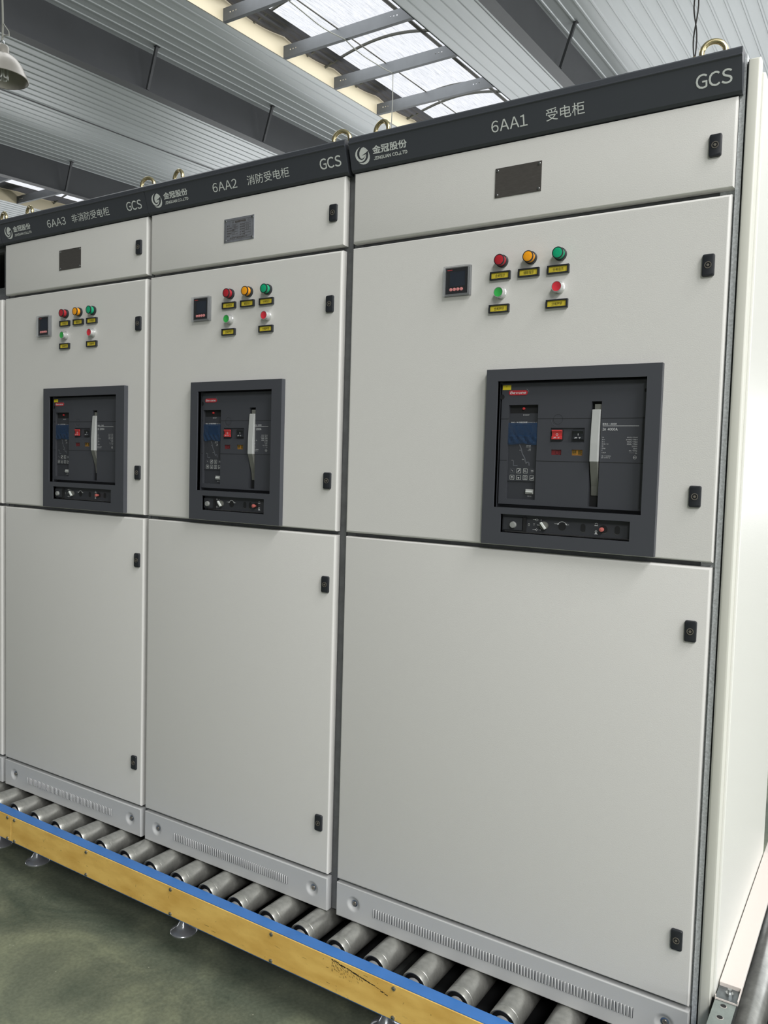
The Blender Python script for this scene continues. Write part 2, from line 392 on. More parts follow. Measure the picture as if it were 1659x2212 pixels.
# ------------------------------------------------------------------ roof: sheets, rafters, purlins, roof lights
H = 6.4; SL = 0.0536                             # roof height above the camera, and its rise towards the back
def RX(x): return CAM.x+x*H
def RZ(y, dz=0.0): return CAM.z+H+SL*(y-CAM.y)+dz
Y0, Y1 = -30.0, 34.0
def ceiling_sheet(x0, x1):
    c = MB(); p = 0.213; xs = []; x = x1
    prof = []
    while x > x0+0.02:
        prof += [(x, 0.0), (max(x-p+0.05, x0), 0.0), (max(x-p+0.038, x0), -0.012), (max(x-p+0.012, x0), -0.012)]
        prof += [(max(x-p, x0), 0.0)]
        x -= p
    n = len(prof)
    vs = [(a, Y0, RZ(Y0, b)) for a, b in prof]+[(a, Y1, RZ(Y1, b)) for a, b in prof]
    c.add(vs, [(i, i+1, n+i+1, n+i) for i in range(n-1)], M['ceiling'])
    c.add([(x0, Y0, RZ(Y0, .09)), (x1, Y0, RZ(Y0, .09)), (x1, Y1, RZ(Y1, .09)), (x0, Y1, RZ(Y1, .09))], [(0, 1, 2, 3)], M['ceiling'])
    return struct(build(c, 'ceiling', smooth=False))
xl, xr = RX(-1.461), RX(-1.055); fl, fr = RX(-3.38), RX(-3.03)
ceiling_sheet(xr, 3.3); ceiling_sheet(fr, xl); ceiling_sheet(-34, fl); ceiling_sheet(6.2, 26.0)
sm = MB(); xs = RX(-2.293)                       # end lap between two ceiling sheets
sm.add([(xs-.02, Y0, RZ(Y0, -.02)), (xs+.02, Y0, RZ(Y0, -.02)), (xs+.02, Y1, RZ(Y1, -.02)), (xs-.02, Y1, RZ(Y1, -.02)),
        (xs-.02, Y0, RZ(Y0, 0)), (xs+.02, Y0, RZ(Y0, 0)), (xs+.02, Y1, RZ(Y1, 0)), (xs-.02, Y1, RZ(Y1, 0))],
       [(0, 1, 2, 3), (0, 4, 5, 1), (1, 5, 6, 2), (2, 6, 7, 3), (3, 7, 4, 0)], M['beam'])
struct(build(sm, 'trim_1', smooth=False))

PY = [CAM.y+H*(1.504+0.2325*k) for k in range(-3, 6)]   # purlin lines
def along(c, x0, x1, za, zb, m):                 # bar along the slope
    c.add([(x0, Y0, RZ(Y0, za)), (x1, Y0, RZ(Y0, za)), (x1, Y1, RZ(Y1, za)), (x0, Y1, RZ(Y1, za)),
           (x0, Y0, RZ(Y0, zb)), (x1, Y0, RZ(Y0, zb)), (x1, Y1, RZ(Y1, zb)), (x0, Y1, RZ(Y1, zb))],
          [(0, 3, 2, 1), (4, 5, 6, 7), (0, 1, 5, 4), (1, 2, 6, 5), (2, 3, 7, 6), (3, 0, 4, 7)], m)
BH = 0.68
def rafter(x, label):
    t = thing('roof_beam', label, 'beam', (x, 0, RZ(0)), 'dark steel beams under the ceiling')
    c = MB(); along(c, x-.012, x, -BH, -.001, M['beam']); build(c, 'web', t, (x, 0, RZ(0)), smooth=False)
    c = MB(); along(c, x-.106, x+.094, -BH-.014, -BH, M['beam']); build(c, 'bottom_flange', t, (x, 0, RZ(0)), smooth=False)
    first = None
    for k in range(1, 9, 2):
        y = PY[k]
        if first is None:
            c = MB(); a = Vector((x+.085, y, RZ(y, -BH+.01))); b = Vector((x+.30, y, RZ(y, -.02)))
            c.tube([a, b], .032, M['beam'], 4); c.box(b.x-.03, b.x+.05, y-.04, y+.04, b.z-.004, b.z+.004, M['beam'])
            first = build(c, 'fly_brace', t, a, smooth=False)
        else: dup(first, t, (x+.085, y, RZ(y, -BH+.01)))
rafter(RX(-0.773), 'dark steel roof beam to the right of the nearer skylight, above the widest cabinet')
rafter(RX(-1.744), 'dark steel roof beam between the two skylights, left of the nearer one')
rafter(RX(-2.726), 'dark steel roof beam at far left in front of the distant skylight')

def skylight(n, xa, xb, cloth_x, rise, labels, ks, cloth_label, group):
    v = MB(); NS = 24; YA, YB = PY[0], PY[8]+2
    def arc(s, y, dz=0): return (xa+(xb-xa)*s, y, RZ(y, 0.36+rise*math.sin(PI*s)+dz))
    for i in range(NS):
        v.quad(arc(i/NS, YA), arc((i+1)/NS, YA), arc((i+1)/NS, YB), arc(i/NS, YB), M['sky_sheet'])
    w = struct(build(v, 'window_%d' % n, None, (xa, YA, RZ(YA)), smooth=False))
    for j, y in enumerate(PY[1:]):               # arched tubes carrying the sheet
        for off in ((.72,) if j % 2 else (.66, 1.2)):
            c = MB(); yy = y+off-1.488
            c.tube([arc(s/24, yy, -.075) for s in range(25)], .026, M['tube_grey'], 6); build(c, 'arch_tube', w, arc(0, yy))
    c = MB(); xm = xa+(xb-xa)*.442
    c.tube([(xm, YA, RZ(YA, .2)), (xm, YB, RZ(YB, .2))], .011, M['rod'], 6); build(c, 'sag_rod', w, (xm, YA, RZ(YA, .2)))
    c = MB(); xe = xb-.50
    c.tube([(xe, YA, RZ(YA, .38)), (xe, YB, RZ(YB, .38))], .03, M['rod'], 6); build(c, 'edge_rail', w, (xe, YA, RZ(YA, .38)))
    c = MB(); c.add([(xa, YA-8, RZ(YA-8)), (xa, YB, RZ(YB)), (xa, YB, RZ(YB, .44)), (xa, YA-8, RZ(YA-8, .44)),
                     (xa-.02, YA-8, RZ(YA-8)), (xa-.02, YB, RZ(YB)), (xa-.02, YB, RZ(YB, .44)), (xa-.02, YA-8, RZ(YA-8, .44))],
                    [(0, 1, 2, 3), (4, 7, 6, 5), (3, 2, 6, 7), (0, 4, 5, 1)], M['cream'])
    struct(build(c, 'trim_%d' % (n+1), None, (xa, YA, RZ(YA)), smooth=False))
    proto = None                                 # C-section purlins crossing the opening
    for k, lab in zip(ks, labels):
        y = PY[k]; at = (xa, y, RZ(y))
        if proto is None:
            c = MB(); L = xb-xa; hs = []
            for q in (.14, .20, .26): hs += [(q, q+.022, .10, .122), (L-q-.16, L-q-.138, .10, .122)]
            c.plate([0, L], [0, .2], hs, 0, .003, M['purlin'])
            c.box(0, L, 0, .07, -.002, 0, M['purlin']); c.box(0, L, 0, .07, .2, .202, M['purlin'])
            c.box(0, L, .067, .07, 0, .02, M['purlin']); c.box(0, L, .067, .07, .18, .2, M['purlin'])
            proto = build(c, 'purlin', None, at, smooth=False, local=True); o = proto
        else:
            o = proto.copy(); COL.objects.link(o); o.location = at
        tag(o, lab, 'purlin', group)
    c = MB(); cw = cloth_x-xa; NY = 90; NX = 30; vs = []    # bunched shade cloth sagging between the purlins
    for j in range(NY+1):
        y = PY[0]+(PY[8]-PY[0])*j/NY; fr_ = ((y-PY[0])/1.488) % 1.0; sag = math.sin(PI*fr_)
        for i in range(NX+1):
            s = i/NX
            x = xa+.01+cw*s
            z = .345-(.075 if n == 1 else .03)*sag*(1-s)**1.5+.012*math.cos(s*(20 if n == 1 else 34))
            vs.append((x, y, RZ(y, z)))
    c.add(vs, [(j*(NX+1)+i, j*(NX+1)+i+1, (j+1)*(NX+1)+i+1, (j+1)*(NX+1)+i) for j in range(NY) for i in range(NX)], M['cloth'])
    tag(build(c, 'shade_cloth', None, (xa, PY[0], RZ(PY[0])), ang=3), cloth_label, 'shade cloth')
skylight(1, xl, xr, xl+.40, .22,
         ['nearest purlin across the nearer skylight, cut by the top edge of the picture', 'purlin across the nearer skylight, second from the top edge of the picture',
          'purlin across the middle of the nearer skylight, a cord hanging from it', 'farthest purlin across the nearer skylight, just above the 6AA1 header'],
         (3, 4, 5, 6), 'dark grey shade cloth bunched along the left edge of the nearer skylight', 'purlins of the nearer skylight')
skylight(2, fl, fr, fl+.55, .22,
         ['purlin across the distant left skylight, the farther one, above header 6AA3', 'purlin across the distant left skylight, cut by the left edge of the picture'],
         (6, 5), 'grey shade cloth across the distant left skylight', 'purlins of the distant skylight')

# cables and cords under the roof
c = MB(); xc = RX(-1.258); path = []
for k in range(2, 6):
    for q in range(8):
        t = q/8; y = PY[k-1]+(PY[k]-PY[k-1])*t
        path.append((xc+.01*math.sin(k*3+q), y, RZ(y, -.012-.05*math.sin(PI*t))))
path.append((xc, PY[5], RZ(PY[5], -.012)))
c.tube(path, .009, M['cord'], 6)
tag(build(c, 'slack_cable', None, path[0]), 'pale slack cable strung beneath the purlins along the nearer skylight', 'cable')
c = MB(); d = Vector((-.554, .869, .485)); p = CAM+d*((PY[5]+.035-CAM.y)/d.y); p.z = RZ(PY[5], -.004)
c.tube([p, (p.x+.01, p.y, p.z-.5), (p.x-.01, p.y, p.z-1.1), (p.x, p.y, p.z-2.2)], .008, M['cord'], 6)
tag(build(c, 'hanging_cord', None, p), 'thin straight cord hanging from a skylight purlin down behind header 6AA1', 'cord')
t = thing('twisted_wire', 'dark twisted wire pair hanging beside the rightmost lifting eye', 'wire', CAM+Vector((-.2385, 1.072, .515))*8.1)
top = Vector((BASE[t].x-.03, BASE[t].y, 0)); top.z = RZ(top.y, -.035); b0 = BASE[t]
for ph in (0, PI):
    c = MB(); n = 46
    path = [b0.lerp(top, i/n)+Vector((.026*math.sin(i*.5+ph)*(.35+.65*abs(math.sin(i*.17))), .02*math.cos(i*.62+ph), 0))*(1 if i not in (0, n) else 0) for i in range(n+1)]
    c.tube(path, .0075, M['dark_wire'], 5); build(c, 'wire', t, b0)
c = MB(); c.lathe([(.004, .03), (.02, .02), (.024, -.03), (.02, -.06)], b0, 'z', M['brass'], 12); build(c, 'hook', t, b0)

# pendant lamp, upper left
LC = CAM+Vector((-.9665, .610, .4668))*7.45       # centre of the rim
t = thing('pendant_lamp', 'bell-shaped aluminium pendant lamp hanging at the upper left corner', 'lamp', LC)
pr = [(.224, .0), (.228, .004), (.214, .032), (.196, .075), (.172, .125), (.138, .172), (.095, .205), (.062, .222)]
c = MB(); c.lathe(pr+[(.060, .219)]+[(r-.004, h+.001) for r, h in reversed(pr[:-1])], LC, 'z', M['lamp_shade'], 48, cap=False); build(c, 'shade', t, LC, ang=1.2)
c = MB(); c.lathe([(.058, .215), (.058, .285), (.05, .298), (.0, .30)], LC, 'z', M['lamp_shade'], 32); build(c, 'cap', t, LC)
c = MB(); c.tube([LC+Vector((-.03, 0, .29)), LC+Vector((-.026, 0, .33)), LC+Vector((0, 0, .348)), LC+Vector((.026, 0, .33)), LC+Vector((.03, 0, .29))], .005, M['chrome'], 8); build(c, 'hanging_loop', t, LC)
c = MB()
for i in range(6):
    a = i*PI/3; q = LC+Vector((.045*math.cos(a), .045*math.sin(a), 0)); w = Vector((-math.sin(a), math.cos(a), 0))*.017
    c.tube([q-w+Vector((0, 0, .16)), q-w+Vector((0, 0, .02)), q-w*.6+Vector((0, 0, .003)), q+w*.6+Vector((0, 0, .003)), q+w+Vector((0, 0, .02)), q+w+Vector((0, 0, .16))], .008, M['lamp_glass'], 8)
c.lathe([(.06, .155), (.06, .21)], LC, 'z', M['lamp_in'], 24); build(c, 'bulb', t, LC)
c = MB(); zt = RZ(LC.y); n = 30
c.tube([LC+Vector((.006*math.sin(i*.9), 0, .345+(zt-LC.z-.345)*i/n)) for i in range(n+1)], .009, M['cord'], 6)
c.tube([LC+Vector((0, 0, .40)), LC+Vector((.02, 0, .49)), LC+Vector((.10, 0, .40)), LC+Vector((.105, 0, .36)), LC+Vector((.09, 0, .37)), LC+Vector((.03, 0, .385)), LC+Vector((0, 0, .36))], .005, M['cord'], 6)
build(c, 'cord', t, LC)

# ------------------------------------------------------------------ switchgear cabinets (vertices below are in the frame of the cabinets' base)
OFF = Vector((0, 0, ZB))
def bb(mb, name, parent, at=None, **k):          # build in the base frame: lifts the mesh by ZB
    if k.get('local'): return build(mb, name, parent, Vector(at)+OFF, **k)
    mb.v = [(a, b, c+ZB) for a, b, c in mb.v]
    return build(mb, name, parent, (Vector(at)+OFF) if at else BASE[parent], **k)

def lock_mb():                                   # black quarter-turn lock plate with a steel double-bit insert, centred on its door face
    c = MB(); w, h = .0125, .0235
    def outline(k, s):
        pts = []
        for cx, cz, a0 in ((w-.004, h-.004, 0), (-w+.004, h-.004, 90), (-w+.004, -h+.004, 180), (w-.004, -h+.004, 270)):
            for q in range(4):
                a = math.radians(a0+30*q); pts.append(((cx+.004*math.cos(a))*s, (cz+.004*math.sin(a))*s))
        return pts
    lv = [(0, 1.0), (-.004, 1.0), (-.0062, .95), (-.0068, .86)]
    vs = []
    for y, s in lv: vs += [(x, y, z) for x, z in outline(0, s)]
    n = 16; fs = [(j*n+i, j*n+(i+1) % n, (j+1)*n+(i+1) % n, (j+1)*n+i) for j in range(3) for i in range(n)]+[tuple(range(3*n, 4*n))]
    c.add(vs, fs, M['black_plastic'])
    c.lathe([(.0072, -.0066), (.0072, -.0078), (.0058, -.0078), (.0058, -.0068)], (0, 0, 0), 'y', M['lock_metal'], 20, cap=False)
    c.disc(0, 0, .0058, -.0069, M['hole'])
    c.lathe([(.0028, -.0068), (.0028, -.0078), (.0001, -.0079)], (0, 0, 0), 'y', M['lock_metal'], 12, cap=False)
    c.box(-.0072, -.0028, -.0077, -.0069, -.0009, .0009, M['black_plastic']); c.box(.0028, .0072, -.0077, -.0069, -.0009, .0009, M['black_plastic'])
    return c
PROTO = {}
def lock(parent, x, z):
    if 'lock' not in PROTO: PROTO['lock'] = bb(lock_mb(), 'door_lock', parent, (x, 0, z), local=True); return
    dup(PROTO['lock'], parent, Vector((x, 0, z))+OFF)

def indicator_mb(lens):
    c = MB()
    c.lathe([(.0152, 0), (.0152, -.0075), (.0138, -.0085)], (0, 0, 0), 'y', M['black_plastic'], 28)
    c.lathe([(.0126, -.008), (.0126, -.019)], (0, 0, 0), 'y', lens, 28, cap=False)
    c.lathe([(.0128, -.0185), (.0136, -.019), (.0136, -.022), (.0118, -.0225), (.0118, -.0215)], (0, 0, 0), 'y', M['black_plastic'], 28, cap=False)
    c.lathe([(.0118, -.0218), (.0108, -.0222), (.004, -.0224), (.0001, -.0224)], (0, 0, 0), 'y', lens, 28, cap=False)
    return c
def button_mb(cap):
    c = MB()
    c.lathe([(.0148, 0), (.0148, -.003), (.0132, -.0045), (.0128, -.017), (.0122, -.0185), (.0112, -.0185), (.0112, -.016)], (0, 0, 0), 'y', M['collar'], 28, cap=False)
    c.lathe([(.0112, -.0172), (.0108, -.0182), (.006, -.0172), (.0001, -.017)], (0, 0, 0), 'y', cap, 28, cap=False)
    return c
def place(key, make, name, parent, x, z):
    if key not in PROTO: PROTO[key] = bb(make(), name, parent, (x, 0, z), local=True); return PROTO[key]
    return dup(PROTO[key], parent, Vector((x, 0, z))+OFF)
def label_mb(word):
    c = MB(); w, h = .0265, .0098
    c.plate([-w, w], [-h, h], [(-w+.0035, w-.0035, -h+.003, h-.003)], -.0075, 0, M['black_plastic'])
    c.box(-w+.0035, w-.0035, -.0045, -.001, -h+.003, h-.003, M['yellow'])
    c.text(word, 0, -.0045, .0085, M['label_ink'], -.0047, w=.026, align='c', bold=.01)
    return c
def meter_mb():
    c = MB(); h = .0374
    c.plate([-h, h], [-h, h], [(-.0325, .0325, -.0325, .0325)], -.0125, 0, M['clear'])
    c.box(-.0325, .0325, -.0062, -.001, -.0325, .0325, M['meter_face'])
    c.plate([-.022, .024], [-.014, .026], [(-.0205, .0225, -.0125, .0245)], -.0072, -.006, M['meter_face'])
    c.quad((-.0205, -.0066, -.0125), (.0225, -.0066, -.0125), (.0225, -.0066, .0245), (-.0205, -.0066, .0245), M['meter_screen'])
    c.quad((-.0285, -.0064, .0275), (-.014, -.0064, .0275), (-.014, -.0064, .0295), (-.0285, -.0064, .0295), M['red'])
    for i in range(4): c.lathe([(.0042, -.006), (.004, -.0085), (.0001, -.009)], (-.0165+i*.0098, 0, -.0205), 'y', M['meter_key'], 14, cap=False)
    c.quad((-.0325, -.0118, -.0325), (.0325, -.0118, -.0325), (.0325, -.0118, .0325), (-.0325, -.0118, .0325), M['clear_pane'])
    return c
def rivet(c, x, z, y, r=.0036):
    c.lathe([(r, y), (r*.92, y-.0012), (r*.5, y-.002), (.0001, y-.0022)], (x, 0, z), 'y', M['screw'], 14, cap=False)
    c.box(x-r*.7, x+r*.7, y-.0024, y-.0019, z-.0004, z+.0004, M['hole']); c.box(x-.0004, x+.0004, y-.0024, y-.0019, z-r*.7, z+r*.7, M['hole'])
def nameplate(parent, x0, x1, z0, z1, etched):
    c = MB(); c.box(x0, x1, -.0016, 0, z0, z1, M['etched_plate'] if etched else M['blank_plate'])
    if etched:
        m = M['etch_ink']; y = -.0019; w = x1-x0; hh = z1-z0
        X = lambda u: x0+u*w
        Zz = lambda v: z0+v*hh
        for a, b, cc, d in ((.045, .955, .09, .10), (.045, .955, .90, .91), (.045, .05, .09, .91), (.95, .955, .09, .91)):
            c.quad((X(a), y, Zz(cc)), (X(b), y, Zz(cc)), (X(b), y, Zz(d)), (X(a), y, Zz(d)), m)
        c.ring(X(.30), Zz(.82), .0016, .0026, y, m, seg=12); c.ring(X(.82), Zz(.82), .0022, .0027, y, m, seg=14)
        c.text('低压成套开关设备', X(.37), Zz(.785), hh*.085, m, y, w=w*.36, fat=.0002)
        rows = [('型 号', 'GCS', '额定电压', '400V'), ('额定电流', '2000', '额定频率', '50 Hz'), ('额定短时耐受', '50', '防护等级', 'IP 30'), ('控制电压', 'AC', '出厂编号', ''), ('重 量', '', '出厂日期', '')]
        for i, (a, b, cc, d) in enumerate(rows):
            zz = Zz(.655-.105*i)
            c.text(a, X(.10), zz, hh*.065, m, y, bold=.01); c.text(cc, X(.54), zz, hh*.065, m, y, bold=.01)
            if b: c.text(b, X(.32), zz, hh*.055, m, y)
            if d: c.text(d, X(.73), zz, hh*.055, m, y)
            for a0, a1 in ((.28, .46), (.70, .90)):
                c.line([(X(a0), zz-.0015), (X(a1), zz-.0015), (X(a1), zz+.005), (X(a0), zz+.005), (X(a0), zz-.0015)], .0004, y, m)
        c.text('金冠电气股份有限公司', X(.2), Zz(.125), hh*.075, m, y, w=w*.58, bold=.01)
    for x in (x0+.006, x1-.006):
        for z in (z0+.006, z1-.006): rivet(c, x, z, -.0016)
    o = bb(c, 'nameplate', parent, ((x0+x1)/2, 0, (z0+z1)/2))
    o['label'] = 'silver etched nameplate' if etched else 'blank dark nameplate'

LOGO = dict(
    left=[(1250,530),(1190,575),(1130,640),(1095,715),(1080,800),(1090,870),(1118,935),(1160,980),(1210,1000),(1260,990),(1310,960),(1350,920),(1385,850),(1405,750),
          (1378,800),(1345,860),(1300,915),(1255,935),(1205,920),(1165,880),(1140,810),(1140,740),(1160,660),(1195,600)],
    drop=[(1345,532),(1400,560),(1440,600),(1467,640),(1400,700),(1330,755),(1258,805),(1330,778),(1396,750),(1365,810),(1330,855),(1290,885),(1250,892),(1222,870),(1207,820),(1205,760),(1218,690),(1250,620),(1295,560)],
    right=[(1468,655),(1490,710),(1502,790),(1496,870),(1470,950),(1425,1015),(1360,1055),(1290,1070),(1215,1055),(1155,1008),(1215,1028),(1290,1018),(1350,985),(1405,925),(1445,850),(1466,760)])
def logo(c, cx, cz, w, h, y, m, slope):
    A = [(p[0]-1290, -(p[1]-800)-.235*(p[0]-1290)) for q in LOGO.values() for p in q]
    x0, x1 = min(a for a, _ in A), max(a for a, _ in A); z0, z1 = min(b for _, b in A), max(b for _, b in A)
    for q in LOGO.values():
        pts = [(cx+((p[0]-1290-(x0+x1)/2)/(x1-x0))*w, cz+((-(p[1]-800)-.235*(p[0]-1290)-(z0+z1)/2)/(z1-z0))*h) for p in q]
        c.add([(a, y(b), b) for a, b in pts], [tuple(range(len(pts)))], m)
def header_y(z): return -.0068-(z-2.085)*.29
def header(root, x0, x1, code, cn, cx, cw, nx, nw, gx, lx, kx):
    c = MB()
    prof = [(.0225, 2.0805), (-.001, 2.0805), (-.0068, 2.0855), (-.0246, 2.1465), (-.0282, 2.1485), (-.0282, 2.151), (-.0255, 2.1525), (-.0255, 2.163), (-.022, 2.167), (.0225, 2.167)]
    c.prism(prof, 'x', x0, x1, M['header'])
    o = bb(c, 'header_panel', root, (x0, 0, 2.08), ang=.3)
    def flat(t):                                 # lay the lettering on the slanted face
        t.v = [(a, header_y(z)-.0004+y, z) for a, y, z in t.v]
    for nm, word, x, z, h, wd, ft in (('number_lettering', code, cx, 2.1035, .0245, cw, .0001), ('name_lettering', cn, nx, 2.103, .0255, nw, 0), ('series_lettering', 'GCS', gx, 2.1025, .0265, .0715, .0003)):
        t = MB(); t.text(word, x, z, h, M['ink'], 0, w=wd, fat=ft); flat(t); bb(t, nm, o, (x, 0, 2.1), smooth=False)
    t = MB(); t.text('金冠股份', kx, 2.1135, .0185, M['ink'], 0, w=.1045, fat=.0005); t.text('JINGUAN CO.,LTD', kx+.001, 2.0985, .0085, M['ink'], 0, w=.1030, fat=.00028)
    logo(t, lx, 2.1155, .0455, .0425, lambda z: 0, M['ink'], 0)
    flat(t); bb(t, 'maker_emblem', o, (lx, 0, 2.1), smooth=False)

def eye_bolts(root, xs, y=.055):
    for i, x in enumerate(xs):
        a = .25 if i % 2 else -.2
        c = MB(); R = .0245; n = 28
        c.tube([(R*math.cos(2*PI*k/n)*math.cos(a), R*math.cos(2*PI*k/n)*math.sin(a), .010+R*math.sin(2*PI*k/n)) for k in range(n)], .006, M['brass'], 12, closed=True)
        c.lathe([(.012, -.026), (.012, -.018), (.008, -.014)], (0, 0, 0), 'z', M['brass'], 16)
        bb(c, 'lifting_eye', root, (x, y, 2.1735+.0195), local=True)

def plinth(root, x0, x1, d1, d2, va, vb):
    c = MB(); z0, z1, b = 0.0, .0974, .0035; m = M['plinth']
    c.pan(x0, x1, z0, z1, 0, .022, b, m, front=False)
    X = [x0+b, d1-.026, d1+.026, d2-.026, d2+.026, x1-b]; Zs = [z0+b, .025, .077, z1-b]
    for i in range(5):
        for j in range(3):
            if j == 1 and i in (1, 3):
                cx = d1 if i == 1 else d2; N = 20; vs = []
                for q in range(N+1):
                    for p in range(N+1):
                        xx = X[i]+.052*p/N; zz = Zs[1]+.052*q/N; r = math.hypot(xx-cx, zz-.051)
                        k = min(1, max(0, (.0225-r)/.013)); vs.append((xx, .0075*k*k*(3-2*k), zz))
                c.add(vs, [(q*(N+1)+p, q*(N+1)+p+1, (q+1)*(N+1)+p+1, (q+1)*(N+1)+p) for q in range(N) for p in range(N)], m)
            else: c.quad((X[i], 0, Zs[j]), (X[i+1], 0, Zs[j]), (X[i+1], 0, Zs[j+1]), (X[i], 0, Zs[j+1]), m)
    n = round((vb-va)/.0080)
    for i in range(n+1):                         # pressed ventilation louvres
        x = va+(vb-va)*i/n; a, bt = .0338, .0602
        prof = [(-.0022, 0), (-.0014, -.0022), (0, -.0028), (.0012, -.0022), (.0016, -.0003)]
        vs = []
        for zz, s in ((a, .05), (a+.0015, .75), (a+.003, 1), (bt-.003, 1), (bt-.0015, .75), (bt, .05)):
            vs += [(x+p*(.6+.4*s), q*s, zz) for p, q in prof]
        c.add(vs, [(j*5+k, j*5+k+1, (j+1)*5+k+1, (j+1)*5+k) for j in range(5) for k in range(4)], m)
        c.quad((x+.0016, -.0004, a+.001), (x+.0033, -.0004, a+.001), (x+.0033, -.0004, bt-.001), (x+.0016, -.0004, bt-.001), M['recess'])
    o = bb(c, 'plinth_panel', root, (x0, 0, 0), ang=.9)
    for d in (d1, d2):
        c = MB(); c.lathe([(.0062, .0075), (.0062, .0045), (.0055, .0038), (.003, .0038), (.0026, .006), (.0001, .006)], (0, 0, 0), 'y', M['lock_metal'], 12, cap=False)
        c.lathe([(.0095, .0072), (.0095, .0062), (.006, .006)], (0, 0, 0), 'y', M['screw'], 18, cap=False)
        bb(c, 'bolt', o, (d, 0, .051), local=True)

def breaker(root, L):
    """draw-out circuit breaker front; L holds the layout measured from the lower left corner of its bezel"""
    xo, zo, Wd = L['x'], 1.1055, L['w']; Ht = .4270
    X = lambda v: xo+v
    ZZ = lambda v: zo+v
    yb, yf = -.0165, .0015                       # bezel face, body face
    wx0, wx1, wz0, wz1 = L['win'][0], L['win'][1], .0915, .3980; s0, s1, sz0, sz1 = L['slotwin'][0], L['slotwin'][1], .0305, .0755
    c = MB()
    c.plate([X(0), X(Wd)], [ZZ(0), ZZ(Ht)], [(X(wx0), X(wx1), ZZ(wz0), ZZ(wz1)), (X(s0), X(s1), ZZ(sz0), ZZ(sz1))], yb, -.0005, M['bezel'])
    o = bb(c, 'circuit_breaker', root, (X(0), 0, ZZ(0)), bevel=.0018, smooth=False)
    o['label'] = 'dark grey circuit breaker bezel'
    AT = (X(0), 0, ZZ(0))
    c = MB()                                     # liner behind the bezel windows
    c.box(X(wx0)-.003, X(wx1)+.003, .019, .021, ZZ(wz0)-.003, ZZ(wz1)+.003, M['recess'])
    for a, b_, d, e in ((wx0, wx1, wz0, wz1), (s0, s1, sz0, sz1)):
        y1 = .02 if d == wz0 else .012
        for p in ((a-.003, a, d-.003, e+.003), (b_, b_+.003, d-.003, e+.003), (a, b_, d-.003, d), (a, b_, e, e+.003)):
            c.box(X(p[0]), X(p[1]), yb+.004, y1, ZZ(p[2]), ZZ(p[3]), M['recess'])
    bb(c, 'liner', o, AT, smooth=False)
    B0, B1 = L['body']; cl, cr = L['ctl']; hs0, hs1 = L['hslot']; pr0, pr1 = L['pair']
    zt, zb_ = .3935, .0995
    holes = [(X(cl), X(cr), ZZ(.1127), ZZ(.3415)), (X(hs0), X(hs1), ZZ(.1035), ZZ(.347)), (X(pr0), X(pr1), ZZ(.2520), ZZ(.2862)),
             (X(L['ir'][0]), X(L['ir'][1]), ZZ(.2218), ZZ(.2345)), (X(L['iy'][0]), X(L['iy'][1]), ZZ(.2218), ZZ(.2350))]
    c = MB(); c.plate([X(B0), X(B1)], [ZZ(zb_), ZZ(zt)], holes, yf, .018, M['body'], wall=M['recess'])
    for z in (.308, .2068):                      # joints between the three covers
        for a, b_ in ((B0, cl), (cr, hs0), (hs1, B1)): c.box(X(a), X(b_), yf-.0003, yf+.0002, ZZ(z)-.0006, ZZ(z)+.0006, M['hole'])
    c.box(X(B1)-.0062, X(B1)-.0045, yf-.0012, yf, ZZ(.105), ZZ(.31), M['recess'])
    cxx, czz = L['circ'], .3062
    c.ring(X(cxx), ZZ(czz), .0112, .0117, yf-.0004, M['hole'], seg=32); c.ring(X(cxx)-.001, ZZ(czz)-.0005, .0152, .0158, yf-.0004, M['faint_ink'], PI*1.02, PI*1.5, 12)
    c.disc(X(B0)+.001, ZZ(.3615), .0062, yf-.0004, M['hole']); c.disc(X(B1)-.0008, ZZ(.3695), .0045, yf-.0004, M['hole'])
    c.quad((X(pr0), yf+.004, ZZ(.2520)), (X(pr1), yf+.004, ZZ(.2520)), (X(pr1), yf+.004, ZZ(.2862)), (X(pr0), yf+.004, ZZ(.2862)), M['body'])
    c.quad((X(L['ir'][0]), yf+.003, ZZ(.2218)), (X(L['ir'][1]), yf+.003, ZZ(.2218)), (X(L['ir'][1]), yf+.003, ZZ(.2345)), (X(L['ir'][0]), yf+.003, ZZ(.2345)), M['dull_red'])
    q = (L['ir'][0]+L['ir'][1])/2+.0015; c.ring(X(q), ZZ(.2278), .0043, .0050, yf+.0026, M['hole'], seg=20)
    c.quad((X(L['iy'][0]), yf+.003, ZZ(.2218)), (X(L['iy'][1]), yf+.003, ZZ(.2218)), (X(L['iy'][1]), yf+.003, ZZ(.2350)), (X(L['iy'][0]), yf+.003, ZZ(.2350)), M['amber_window'])
    c.text('储 能', X(L['iy'][0]+.0005), ZZ(.2235), .0105, M['label_ink'], yf+.0026, w=.0235, bold=.02)
    y = yf-.0004; tx0, tx1 = L['txt']; m = M['white_ink']; s = (tx1-tx0)/.0825
    c.text(L['type'], X(tx0), ZZ(.2925), .0042, m, y, cap=True)
    c.quad((X(tx0), y, ZZ(.2900)), (X(tx1), y, ZZ(.2900)), (X(tx1), y, ZZ(.2908)), (X(tx0), y, ZZ(.2908)), m)
    c.text('In  '+L['amps'], X(tx0), ZZ(.2798), .0062, m, y, cap=True, w=.0345*min(1, s+.2), bold=.006)
    rows = [('Ue', '400V/690V'), ('Icu', '100kA/75kA'), ('Ics', '85kA/75kA'), ('Icw/1s', '85kA/75kA'), ('Ui', '1000V'), ('Uimp', '12kV'), ('f', '50/60Hz'), ('Cat.B', '- - - 1s')]
    for i, (a, b_) in enumerate(rows):
        zz = ZZ(.2630-.0050*i); c.text(a, X(tx0), zz, .0026, m, y, cap=True, res=1); c.text(b_, X(tx1-.002), zz, .0028, m, y, cap=True, align='r', res=1, bold=.004)
